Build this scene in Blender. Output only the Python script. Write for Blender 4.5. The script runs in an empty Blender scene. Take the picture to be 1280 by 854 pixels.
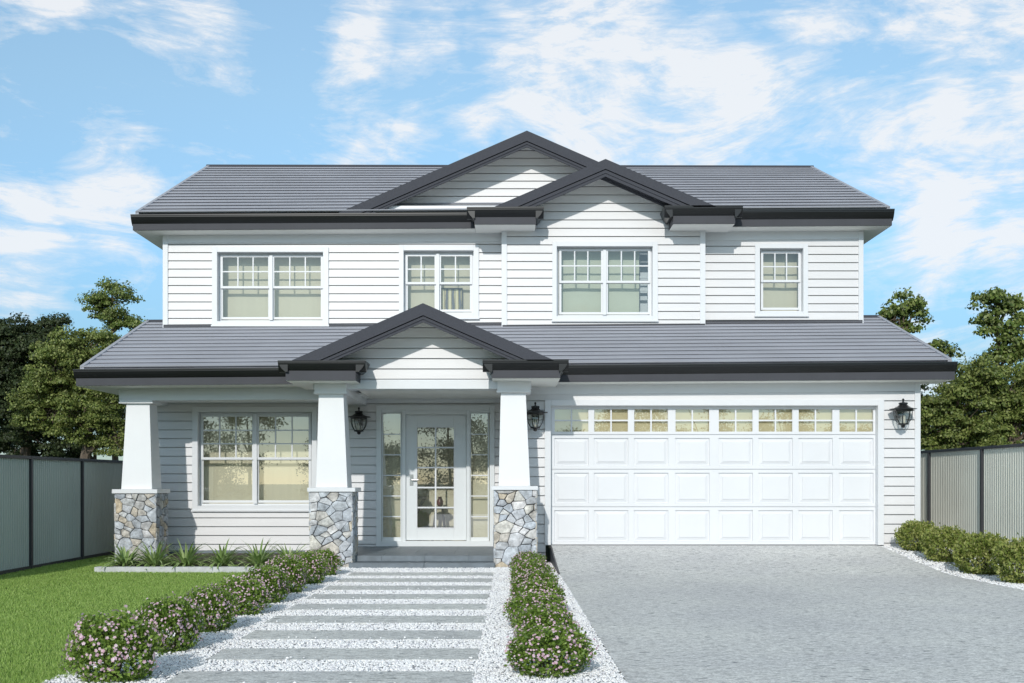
import bpy, bmesh, math, random
import numpy as np
from mathutils import Vector, Matrix

random.seed(7)
rng = np.random.default_rng(7)
C = bpy.context.scene.collection
F = 1400.0          # focal length in photo pixels (1280 wide)
EYE = 1.30          # eye height above the path
HY = 600.0          # horizon row

def PX(px, Y): return (px - 640.0) * Y / F
def PZ(py, Y): return EYE + (HY - py) * Y / F
def P(px, py, Y): return Vector((PX(px, Y), Y, PZ(py, Y)))

# ------------------------------------------------------------------ materials
MATS = {}
def new_mat(name):
    m = bpy.data.materials.new(name); m.use_nodes = True
    nt = m.node_tree
    return m, nt, nt.nodes['Principled BSDF'], nt.nodes['Material Output']

def N(nt, kind, **kw):
    n = nt.nodes.new(kind)
    for k, v in kw.items():
        if k in n.inputs: n.inputs[k].default_value = v
        else: setattr(n, k, v)
    return n

def ramp(nt, stops, interp='LINEAR'):
    r = nt.nodes.new('ShaderNodeValToRGB'); cr = r.color_ramp; cr.interpolation = interp
    while len(cr.elements) < len(stops): cr.elements.new(0.5)
    for e, (p, c) in zip(cr.elements, stops):
        e.position = p; e.color = (*c, 1)
    return r

def simple(name, col, rough=0.5, var=0.06, vscale=3.0, bump=0.0, bscale=60.0, stretch=(1, 1, 1), metallic=0.0, spec=0.5, detail=4):
    m, nt, b, out = new_mat(name)
    tc = N(nt, 'ShaderNodeTexCoord'); mp = N(nt, 'ShaderNodeMapping'); mp.inputs['Scale'].default_value = stretch
    nt.links.new(tc.outputs['Object'], mp.inputs['Vector'])
    n = N(nt, 'ShaderNodeTexNoise', Scale=vscale, Detail=float(detail), Roughness=0.6)
    nt.links.new(mp.outputs[0], n.inputs['Vector'])
    lo = tuple(max(0, c * (1 - var)) for c in col); hi = tuple(min(1, c * (1 + var)) for c in col)
    r = ramp(nt, [(0.3, lo), (0.7, hi)])
    nt.links.new(n.outputs['Fac'], r.inputs[0]); nt.links.new(r.outputs[0], b.inputs['Base Color'])
    b.inputs['Roughness'].default_value = rough; b.inputs['Metallic'].default_value = metallic
    b.inputs['Specular IOR Level'].default_value = spec
    if bump > 0:
        n2 = N(nt, 'ShaderNodeTexNoise', Scale=bscale, Detail=5.0)
        nt.links.new(mp.outputs[0], n2.inputs['Vector'])
        bp = N(nt, 'ShaderNodeBump', Strength=bump, Distance=0.01)
        nt.links.new(n2.outputs['Fac'], bp.inputs['Height']); nt.links.new(bp.outputs[0], b.inputs['Normal'])
    MATS[name] = m
    return m

def island(name, cols, rough=0.6, transl=0.0, noise=0.0, nscale=20.0, bump=0.0, spec=0.4, bscale=40.0):
    """colour that varies from one loose piece to the next (leaf, stone, pebble)"""
    m, nt, b, out = new_mat(name)
    g = N(nt, 'ShaderNodeNewGeometry')
    k = len(cols)
    r = ramp(nt, [(i / (k - 1) if k > 1 else 0, c) for i, c in enumerate(cols)])
    nt.links.new(g.outputs['Random Per Island'], r.inputs[0])
    col = r.outputs[0]
    tc = N(nt, 'ShaderNodeTexCoord')
    if noise > 0:
        n = N(nt, 'ShaderNodeTexNoise', Scale=nscale, Detail=6.0, Roughness=0.65)
        nt.links.new(tc.outputs['Object'], n.inputs['Vector'])
        rr = ramp(nt, [(0.3, (1 - noise,) * 3), (0.7, (1 + noise * 0.6,) * 3)])
        nt.links.new(n.outputs['Fac'], rr.inputs[0])
        mx = N(nt, 'ShaderNodeMix', data_type='RGBA', blend_type='MULTIPLY'); mx.inputs[0].default_value = 1
        nt.links.new(col, mx.inputs[6]); nt.links.new(rr.outputs[0], mx.inputs[7]); col = mx.outputs[2]
    nt.links.new(col, b.inputs['Base Color'])
    b.inputs['Roughness'].default_value = rough; b.inputs['Specular IOR Level'].default_value = spec
    if bump > 0:
        n2 = N(nt, 'ShaderNodeTexNoise', Scale=bscale, Detail=6.0, Roughness=0.7)
        nt.links.new(tc.outputs['Object'], n2.inputs['Vector'])
        bp = N(nt, 'ShaderNodeBump', Strength=bump, Distance=0.02)
        nt.links.new(n2.outputs['Fac'], bp.inputs['Height']); nt.links.new(bp.outputs[0], b.inputs['Normal'])
    if transl > 0:
        t = N(nt, 'ShaderNodeBsdfTranslucent'); nt.links.new(col, t.inputs['Color'])
        ms = N(nt, 'ShaderNodeMixShader'); ms.inputs[0].default_value = transl
        nt.links.new(b.outputs[0], ms.inputs[1]); nt.links.new(t.outputs[0], ms.inputs[2])
        nt.links.new(ms.outputs[0], out.inputs['Surface'])
    MATS[name] = m
    return m

simple('white_board', (0.715, 0.71, 0.715), 0.45, 0.03, 1.3, 0.05, 25, (1, 1, 8))
simple('white_trim', (0.73, 0.745, 0.765), 0.35, 0.02, 2.0)
simple('column_paint', (0.77, 0.78, 0.79), 0.5, 0.02, 2.0, 0.04, 80)
simple('door_paint', (0.74, 0.77, 0.78), 0.35, 0.02, 2.0)
simple('garage_paint', (0.73, 0.74, 0.76), 0.4, 0.025, 1.0, 0.03, 60)
simple('soffit_paint', (0.84, 0.84, 0.80), 0.6, 0.03, 1.5)
simple('gutter_metal', (0.014, 0.015, 0.016), 0.30, 0.15, 2.0, 0, 1, (0.3, 1, 1), 0.0, 0.4)
simple('fascia_metal', (0.062, 0.064, 0.074), 0.6, 0.08, 2.0, spec=0.25)
simple('barge_metal', (0.062, 0.065, 0.079), 0.7, 0.14, 60.0, 0.1, 120, spec=0.2)
simple('roof_tile', (0.39, 0.40, 0.445), 0.7, 0.06, 0.9, spec=0.3)
simple('mortar', (0.05, 0.05, 0.052), 0.9, 0.3, 30, 0.3, 80)
simple('bluestone', (0.155, 0.185, 0.21), 0.55, 0.18, 7, 0.15, 60)
simple('black_metal', (0.012, 0.012, 0.013), 0.35, 0.2, 5)
simple('steel', (0.5, 0.5, 0.5), 0.25, 0.05, 5, metallic=1.0)
simple('blind_cream', (0.56, 0.53, 0.41), 0.8, 0.03, 2.0, 0, 1, (6, 1, 0.3))
simple('blind_pale', (0.76, 0.71, 0.55), 0.8, 0.03, 2.0, 0, 1, (6, 1, 0.3))
simple('blind_warm', (0.74, 0.64, 0.41), 0.8, 0.04, 3.0)
simple('blind_sage', (0.47, 0.50, 0.40), 0.8, 0.03, 2.0)
simple('inner_wall', (0.86, 0.80, 0.62), 0.8, 0.03, 1.0)
simple('inner_floor', (0.20, 0.14, 0.08), 0.4, 0.2, 3.0, 0, 1, (1, 8, 1))
simple('dark_wood', (0.015, 0.012, 0.010), 0.4, 0.3, 8)
simple('red_vase', (0.16, 0.02, 0.02), 0.3, 0.1, 8)
simple('bark', (0.13, 0.10, 0.075), 0.85, 0.35, 14, 0.5, 40, (1, 1, 0.3))
simple('twig', (0.10, 0.075, 0.05), 0.85, 0.3, 20)
simple('concrete_edge', (0.55, 0.56, 0.57), 0.8, 0.14, 9, 0.25, 50)
simple('soil', (0.07, 0.055, 0.045), 0.95, 0.4, 20, 0.6, 60)
simple('ground_soil', (0.06, 0.085, 0.03), 0.95, 0.3, 0.8, 0.4, 30)
simple('turf_soil', (0.075, 0.125, 0.022), 0.95, 0.35, 6, 0.5, 60)
simple('post_metal', (0.035, 0.036, 0.042), 0.5, 0.1, 4)
simple('candle', (0.75, 0.72, 0.62), 0.5, 0.03, 8)
simple('dark_glass_room', (0.05, 0.05, 0.045), 0.9, 0.1, 3)
simple('pale_room', (0.62, 0.68, 0.72), 0.7, 0.05, 3)

island('leaf_dark', [(0.025, 0.042, 0.016), (0.045, 0.070, 0.024), (0.085, 0.110, 0.040)], 0.55, 0.25, 0.5, 2.0)
island('leaf_mid', [(0.085, 0.130, 0.028), (0.190, 0.245, 0.058), (0.38, 0.42, 0.14)], 0.5, 0.3, 0.5, 2.2)
island('leaf_bright', [(0.085, 0.140, 0.028), (0.180, 0.250, 0.056), (0.38, 0.43, 0.15)], 0.45, 0.3, 0.5, 2.4)
island('leaf_shrub', [(0.085, 0.155, 0.020), (0.170, 0.270, 0.042), (0.30, 0.41, 0.09)], 0.42, 0.25)
island('leaf_lime', [(0.14, 0.20, 0.035), (0.27, 0.32, 0.07), (0.48, 0.48, 0.18)], 0.5, 0.3)
island('leaf_strap', [(0.17, 0.27, 0.07), (0.31, 0.43, 0.15), (0.48, 0.58, 0.27)], 0.42, 0.25)
island('petal_pink', [(0.60, 0.33, 0.43), (0.76, 0.52, 0.61), (0.86, 0.72, 0.77)], 0.6, 0.25)
island('grass_blade', [(0.22, 0.36, 0.07), (0.34, 0.50, 0.115), (0.48, 0.62, 0.20)], 0.55, 0.35)
island('pebble', [(0.62, 0.62, 0.66), (0.82, 0.82, 0.83), (0.92, 0.92, 0.91), (0.88, 0.88, 0.90)], 0.7)
island('stone', [(0.455, 0.493, 0.542), (0.680, 0.570, 0.410), (0.562, 0.593, 0.636), (0.505, 0.543, 0.592), (0.730, 0.700, 0.630), (0.435, 0.473, 0.522), (0.614, 0.651, 0.695),
                 (0.522, 0.553, 0.596), (0.780, 0.760, 0.750), (0.483, 0.514, 0.563), (0.660, 0.590, 0.490), (0.594, 0.631, 0.675)], 0.85, 0, 0.55, 11.0, 1.0, bscale=24)
island('woodland_leaf', [(0.06, 0.06, 0.03), (0.10, 0.10, 0.05), (0.15, 0.14, 0.07)], 0.6, 0.2)

def colorbond(name, col):
    return simple(name, col, 0.45, 0.05, 1.2)
colorbond('fence_green', (0.46, 0.49, 0.44))
colorbond('fence_cream', (0.68, 0.68, 0.60))

def gravel_mat():
    m, nt, b, out = new_mat('gravel')
    tc = N(nt, 'ShaderNodeTexCoord')
    v = N(nt, 'ShaderNodeTexVoronoi', Scale=42.0); nt.links.new(tc.outputs['Object'], v.inputs['Vector'])
    r = ramp(nt, [(0.0, (0.60, 0.60, 0.64)), (0.4, (0.80, 0.80, 0.82)), (1.0, (0.90, 0.90, 0.90))])
    nt.links.new(v.outputs['Color'], r.inputs[0])
    r2 = ramp(nt, [(0.55, (1, 1, 1)), (0.95, (0.35, 0.35, 0.37))])
    sc = N(nt, 'ShaderNodeMath', operation='MULTIPLY'); sc.inputs[1].default_value = 1.2
    nt.links.new(v.outputs['Distance'], sc.inputs[0]); nt.links.new(sc.outputs[0], r2.inputs[0])
    mx = N(nt, 'ShaderNodeMix', data_type='RGBA', blend_type='MULTIPLY'); mx.inputs[0].default_value = 1
    nt.links.new(r.outputs[0], mx.inputs[6]); nt.links.new(r2.outputs[0], mx.inputs[7])
    nt.links.new(mx.outputs[2], b.inputs['Base Color']); b.inputs['Roughness'].default_value = 0.8
    bp = N(nt, 'ShaderNodeBump', Strength=0.8, Distance=0.012); bp.invert = True
    nt.links.new(v.outputs['Distance'], bp.inputs['Height']); nt.links.new(bp.outputs[0], b.inputs['Normal'])
    MATS['gravel'] = m
gravel_mat()

def drive_mat(name, base, streak=(1.2, 9, 9), dark=0.5, fleck=True):
    """pale grey stone-like concrete with fine long streaks and a few dark flecks"""
    m, nt, b, out = new_mat(name)
    tc = N(nt, 'ShaderNodeTexCoord')
    def nz(scale, st, detail=6.0, rough=0.7):
        mp = N(nt, 'ShaderNodeMapping'); mp.inputs['Scale'].default_value = st
        nt.links.new(tc.outputs['Object'], mp.inputs['Vector'])
        n = N(nt, 'ShaderNodeTexNoise', Scale=scale, Detail=detail, Roughness=rough)
        nt.links.new(mp.outputs[0], n.inputs['Vector']); return n
    n1 = nz(13.0, (1, 2.6, 1), 8.0, 0.8)
    n2 = nz(0.6, (1, 1, 1), 3.0, 0.5)
    n3 = nz(60.0, (1, 2, 1), 2.0)
    n4 = nz(8.5, (1, 3.0, 1), 2.0, 0.55)
    lo = tuple(c * (1 - 0.48) for c in base); hi = tuple(min(1, c * 1.30) for c in base)
    r = ramp(nt, [(0.36, lo), (0.5, base), (0.64, hi)])
    nt.links.new(n1.outputs['Fac'], r.inputs[0])
    r3 = ramp(nt, [(0.35, (0.66,) * 3), (0.65, (1.25,) * 3)]); nt.links.new(n3.outputs['Fac'], r3.inputs[0])
    r2 = ramp(nt, [(0.35, (0.92, 0.92, 0.93)), (0.65, (1.05, 1.05, 1.03))]); nt.links.new(n2.outputs['Fac'], r2.inputs[0])
    r4 = ramp(nt, [(0.325, (0.36, 0.38, 0.41)), (0.355, (1, 1, 1))]); nt.links.new(n4.outputs['Fac'], r4.inputs[0])
    col = r.outputs[0]
    for rr in (r3, r2, r4):
        mx = N(nt, 'ShaderNodeMix', data_type='RGBA', blend_type='MULTIPLY'); mx.inputs[0].default_value = 1
        nt.links.new(col, mx.inputs[6]); nt.links.new(rr.outputs[0], mx.inputs[7]); col = mx.outputs[2]
    nt.links.new(col, b.inputs['Base Color']); b.inputs['Roughness'].default_value = 0.8
    bp = N(nt, 'ShaderNodeBump', Strength=0.35, Distance=0.008)
    nt.links.new(n1.outputs['Fac'], bp.inputs['Height']); nt.links.new(bp.outputs[0], b.inputs['Normal'])
    MATS[name] = m
drive_mat('drive_stone', (0.71, 0.71, 0.705))
drive_mat('paver_stone', (0.68, 0.685, 0.67))

def glass_mat(name='glass', refl=0.24, tint=(0.93, 0.95, 0.93)):
    m, nt, b, out = new_mat(name)
    nt.nodes.remove(b)
    t = N(nt, 'ShaderNodeBsdfTransparent'); t.inputs['Color'].default_value = (*tint, 1)
    g = N(nt, 'ShaderNodeBsdfGlossy'); g.inputs['Roughness'].default_value = 0.0; g.inputs['Color'].default_value = (1, 1, 1, 1)
    ms = N(nt, 'ShaderNodeMixShader'); ms.inputs[0].default_value = refl
    nt.links.new(t.outputs[0], ms.inputs[1]); nt.links.new(g.outputs[0], ms.inputs[2]); nt.links.new(ms.outputs[0], out.inputs['Surface'])
    MATS[name] = m
glass_mat(); glass_mat('lamp_glass', 0.12); glass_mat('upper_glass', 0.10)

def art_mat():
    m, nt, b, out = new_mat('birch_print')
    tc = N(nt, 'ShaderNodeTexCoord')
    w = N(nt, 'ShaderNodeTexWave', Scale=2.6, Distortion=1.2, Detail=2.0); nt.links.new(tc.outputs['Object'], w.inputs['Vector'])
    w.inputs['Detail Scale'].default_value = 1.5
    r = ramp(nt, [(0.0, (0.08, 0.09, 0.11)), (0.25, (0.10, 0.11, 0.13)), (0.35, (0.55, 0.48, 0.20)), (1.0, (0.6, 0.55, 0.36))])
    nt.links.new(w.outputs['Fac'], r.inputs[0]); nt.links.new(r.outputs[0], b.inputs['Base Color'])
    MATS['birch_print'] = m
art_mat()

# ------------------------------------------------------------------ mesh helpers
class MB:
    def __init__(s): s.v = []; s.f = []; s.m = []; s.mi = 0
    def add(s, vs, fs):
        o = len(s.v); s.v += [tuple(p) for p in vs]
        for f in fs: s.f.append(tuple(i + o for i in f)); s.m.append(s.mi)
        return s
    def quad(s, a, b, c, d): return s.add([a, b, c, d], [(0, 1, 2, 3)])
    def box(s, x0, x1, y0, y1, z0, z1):
        x0, x1 = min(x0, x1), max(x0, x1); y0, y1 = min(y0, y1), max(y0, y1); z0, z1 = min(z0, z1), max(z0, z1)
        return s.add([(x0, y0, z0), (x1, y0, z0), (x1, y1, z0), (x0, y1, z0), (x0, y0, z1), (x1, y0, z1), (x1, y1, z1), (x0, y1, z1)],
                     [(0, 3, 2, 1), (4, 5, 6, 7), (0, 1, 5, 4), (1, 2, 6, 5), (2, 3, 7, 6), (3, 0, 4, 7)])
    def hexa(s, lo, hi):  # two quads of corners (counter-clockwise from above)
        return s.add(list(lo) + list(hi), [(0, 3, 2, 1), (4, 5, 6, 7), (0, 1, 5, 4), (1, 2, 6, 5), (2, 3, 7, 6), (3, 0, 4, 7)])
    def prism(s, poly, y0, y1):   # poly in (x,z), counter-clockwise seen from the camera
        n = len(poly)
        vs = [(x, y0, z) for x, z in poly] + [(x, y1, z) for x, z in poly]
        fs = [tuple(range(n)), tuple(range(2 * n - 1, n - 1, -1))] + [(i, i + n, (i + 1) % n + n, (i + 1) % n) for i in range(n)]
        return s.add(vs, fs)
    def pxbox(s, px0, px1, py0, py1, Y, t, back=None):
        """box whose front face at depth Y spans the given pixels; t = thickness away from camera"""
        return s.box(PX(px0, Y), PX(px1, Y), Y, Y + t, PZ(py1, Y), PZ(py0, Y))
    def frame(s, x0, x1, z0, z1, w, y0, y1, wt=None, wb=None):
        wt = w if wt is None else wt; wb = w if wb is None else wb
        s.box(x0, x0 + w, y0, y1, z0, z1); s.box(x1 - w, x1, y0, y1, z0, z1)
        s.box(x0 + w, x1 - w, y0, y1, z1 - wt, z1); s.box(x0 + w, x1 - w, y0, y1, z0, z0 + wb)
        return s
    def tube(s, pts, rad, n=6):
        rings = []
        for i, p in enumerate(pts):
            p = Vector(p)
            d = (Vector(pts[min(i + 1, len(pts) - 1)]) - Vector(pts[max(i - 1, 0)])).normalized()
            a = d.orthogonal().normalized(); b = d.cross(a)
            r = rad[i] if hasattr(rad, '__len__') else rad
            rings.append([p + (a * math.cos(t) + b * math.sin(t)) * r for t in [2 * math.pi * k / n for k in range(n)]])
        vs = [q for r in rings for q in r]; fs = []
        for i in range(len(pts) - 1):
            for k in range(n): fs.append((i * n + k, i * n + (k + 1) % n, (i + 1) * n + (k + 1) % n, (i + 1) * n + k))
        fs.append(tuple(range(n - 1, -1, -1))); fs.append(tuple((len(pts) - 1) * n + k for k in range(n)))
        return s.add(vs, fs)
    def lathe(s, prof, c, n=8, rot=0.0, k_=1.0):
        cx, cy, cz = c; vs = []; fs = []
        for r, z in prof:
            for k in range(n):
                t = 2 * math.pi * k / n + rot; vs.append((cx + k_ * r * math.cos(t), cy + k_ * r * math.sin(t), cz + z))
        for i in range(len(prof) - 1):
            for k in range(n): fs.append((i * n + k, i * n + (k + 1) % n, (i + 1) * n + (k + 1) % n, (i + 1) * n + k))
        fs.append(tuple(range(n - 1, -1, -1))); fs.append(tuple((len(prof) - 1) * n + k for k in range(n)))
        return s.add(vs, fs)
    def build(s, name, mat, parent=None, bevel=0.0, smooth=False):
        me = bpy.data.meshes.new(name); me.from_pydata(s.v, [], s.f)
        ms = mat if isinstance(mat, (list, tuple)) else [mat]
        for x in ms: me.materials.append(MATS[x])
        if len(ms) > 1: me.polygons.foreach_set('material_index', s.m)
        if smooth: me.polygons.foreach_set('use_smooth', [True] * len(me.polygons))
        me.update()
        o = bpy.data.objects.new(name, me); C.objects.link(o)
        if parent is not None:
            o.parent = parent
            o.matrix_parent_inverse = Matrix.Translation(-world_loc(parent))
        if bevel > 0:
            bv = o.modifiers.new('bevel', 'BEVEL'); bv.width = bevel; bv.segments = 2; bv.limit_method = 'ANGLE'
            bv.harden_normals = False
        return o

def world_loc(o):
    v = Vector(o.location)
    if o.parent: v = o.matrix_parent_inverse.to_translation() + v + world_loc(o.parent) if True else v
    return v

def tag(o, label=None, cat=None, group=None, kind=None):
    if label: o['label'] = label
    if cat: o['category'] = cat
    if group: o['group'] = group
    if kind: o['kind'] = kind
    return o

def empty(name, loc=(0, 0, 0), rz=0.0):
    o = bpy.data.objects.new(name, None); C.objects.link(o); o.location = loc; o.rotation_euler.z = rz
    o.empty_display_size = 0.2
    return o

def np_mesh(name, verts, k, mat, parent=None, smooth=False):
    """verts (M*k,3): M separate faces of k corners each"""
    verts = np.asarray(verts, dtype=np.float32).reshape(-1, 3); nv = len(verts); nf = nv // k
    me = bpy.data.meshes.new(name); me.vertices.add(nv); me.vertices.foreach_set('co', verts.ravel())
    me.loops.add(nv); me.loops.foreach_set('vertex_index', np.arange(nv, dtype=np.int32))
    me.polygons.add(nf); me.polygons.foreach_set('loop_start', np.arange(0, nv, k, dtype=np.int32))
    me.materials.append(MATS[mat]); me.update(calc_edges=True); me.validate()
    o = bpy.data.objects.new(name, me); C.objects.link(o)
    if parent is not None: o.parent = parent
    return o

def idx_mesh(name, verts, faces, mat, parent=None, smooth=False):
    verts = np.asarray(verts, dtype=np.float32); faces = np.asarray(faces, dtype=np.int32); k = faces.shape[1]
    me = bpy.data.meshes.new(name); me.vertices.add(len(verts)); me.vertices.foreach_set('co', verts.ravel())
    me.loops.add(faces.size); me.loops.foreach_set('vertex_index', faces.ravel())
    me.polygons.add(len(faces)); me.polygons.foreach_set('loop_start', np.arange(0, faces.size, k, dtype=np.int32))
    if smooth: me.polygons.foreach_set('use_smooth', np.ones(len(faces), dtype=bool))
    me.materials.append(MATS[mat]); me.update(calc_edges=True); me.validate()
    o = bpy.data.objects.new(name, me); C.objects.link(o)
    if parent is not None: o.parent = parent
    return o

def leaf_quads(cen, size, elong=1.7, up=0.0, outward=None):
    """one folded rhombus leaf (2 tris joined as quad) per centre"""
    n = len(cen)
    d = rng.normal(size=(n, 3)); d[:, 2] += up
    if outward is not None: d += outward
    d /= np.linalg.norm(d, axis=1)[:, None] + 1e-9
    r = rng.normal(size=(n, 3)); s = np.cross(d, r); s /= np.linalg.norm(s, axis=1)[:, None] + 1e-9
    nn = np.cross(d, s)
    L = (size * rng.uniform(0.7, 1.3, n))[:, None]; W = L / elong
    a = cen - d * L * 0.5; b = cen + s * W * 0.5 + nn * W * 0.12; c = cen + d * L * 0.5; e = cen - s * W * 0.5 + nn * W * 0.12
    return np.stack([a, b, c, e], axis=1).reshape(-1, 3)

def clip(poly, nx, ny, d):
    out = []
    for i in range(len(poly)):
        p, q = poly[i], poly[(i + 1) % len(poly)]
        a = p[0] * nx + p[1] * ny - d; b = q[0] * nx + q[1] * ny - d
        if a <= 0: out.append(p)
        if (a < 0 < b) or (b < 0 < a):
            t = a / (a - b); out.append((p[0] + (q[0] - p[0]) * t, p[1] + (q[1] - p[1]) * t))
    return out

def leaf_oriented(cen, nrm, size, elong=1.6, g=None):
    """leaves lying roughly across the given directions"""
    n = len(cen); nn = nrm + g.normal(0, 0.45, (n, 3)); nn /= np.linalg.norm(nn, axis=1)[:, None] + 1e-9
    s = np.cross(nn, g.normal(size=(n, 3))); s /= np.linalg.norm(s, axis=1)[:, None] + 1e-9
    d = np.cross(nn, s); L = (size * g.uniform(0.6, 1.35, n))[:, None]; W = L / elong
    return np.stack([cen - d * L * 0.5, cen + s * W * 0.5 + nn * W * 0.12, cen + d * L * 0.5, cen - s * W * 0.5 + nn * W * 0.12], axis=1).reshape(-1, 3)

# ------------------------------------------------------------------ depths of the house planes
YG = 17.72   # garage wall
YP = 19.10   # recessed porch wall
YU = 20.45   # upper wall
YB = 20.20   # upper bay wall
YBG = 19.56  # bay bargeboard plane
YBIG = 19.99 # big gable barge plane
YPG = 16.07  # porch gable barge plane
YE = 17.22   # lower eave gutter front
YUE = 19.95  # upper eave gutter front

house = empty('house', (0, YG, 0))
tag(house, 'white two storey weatherboard house with dark grey gabled roofs, stone piers and a double garage', 'house')
HP = house

def boards(mb, Y, z0, z1, xl, xr, phase, pitch=0.15, holes=(), breaks=()):
    """lapped weatherboards; xl(z), xr(z) give the wall's ends, holes = (x0,x1,z0,z1)"""
    zs = {z0, z1}
    k = math.floor((z0 - phase) / pitch)
    bs = []
    while phase + k * pitch < z1:
        za = phase + k * pitch; bs.append((za, za + pitch)); k += 1
    g = 0.015
    def seg(za, zb, ya, yb):
        cuts = sorted({za, zb} | {z for h in holes for z in h[2:4] if za < z < zb} | {z for z in breaks if za < z < zb})
        for c0, c1 in zip(cuts[:-1], cuts[1:]):
            zm = (c0 + c1) / 2
            iv = [(xl(zm), xr(zm), True, True)]
            for h in holes:
                if h[2] < zm < h[3]:
                    nv = []
                    for a, b, la, lb in iv:
                        if h[0] >= b or h[1] <= a: nv.append((a, b, la, lb)); continue
                        if h[0] > a: nv.append((a, h[0], la, False))
                        if h[1] < b: nv.append((h[1], b, False, lb))
                    iv = nv
            for a, b, la, lb in iv:
                if b - a < 1e-4: continue
                f0 = (c0 - za) / (zb - za); f1 = (c1 - za) / (zb - za)
                y0 = ya + (yb - ya) * f0; y1 = ya + (yb - ya) * f1
                a0 = xl(c0) if la else a; a1 = xl(c1) if la else a
                b0 = xr(c0) if lb else b; b1 = xr(c1) if lb else b
                if b0 < a0: a0 = b0 = (a0 + b0) / 2
                if b1 < a1: a1 = b1 = (a1 + b1) / 2
                mb.quad((a0, y0, c0), (b0, y0, c0), (b1, y1, c1), (a1, y1, c1))
    for za, zb in bs:
        a = max(za, z0); b = min(zb, z1)
        if b <= a: continue
        gz = za + g
        if a < gz: seg(a, min(gz, b), Y + 0.024, Y + 0.024)
        if b > gz:
            aa = max(a, gz)
            t0 = (aa - gz) / (pitch - g); t1 = (b - gz) / (pitch - g)
            seg(aa, b, Y - 0.016 + 0.012 * t0, Y - 0.016 + 0.012 * t1)
            if aa == gz:   # under face of the lap
                x0, x1 = xl(gz), xr(gz)
                iv = [(x0, x1)]
                for h in holes:
                    if h[2] < gz < h[3]:
                        nv = []
                        for p, q in iv:
                            if h[0] >= q or h[1] <= p: nv.append((p, q)); continue
                            if h[0] > p: nv.append((p, h[0]))
                            if h[1] < q: nv.append((h[1], q))
                        iv = nv
                for p, q in iv:
                    if q > p: mb.quad((p, Y - 0.016, gz), (p, Y + 0.024, gz), (q, Y + 0.024, gz), (q, Y - 0.016, gz))
    return mb

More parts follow.
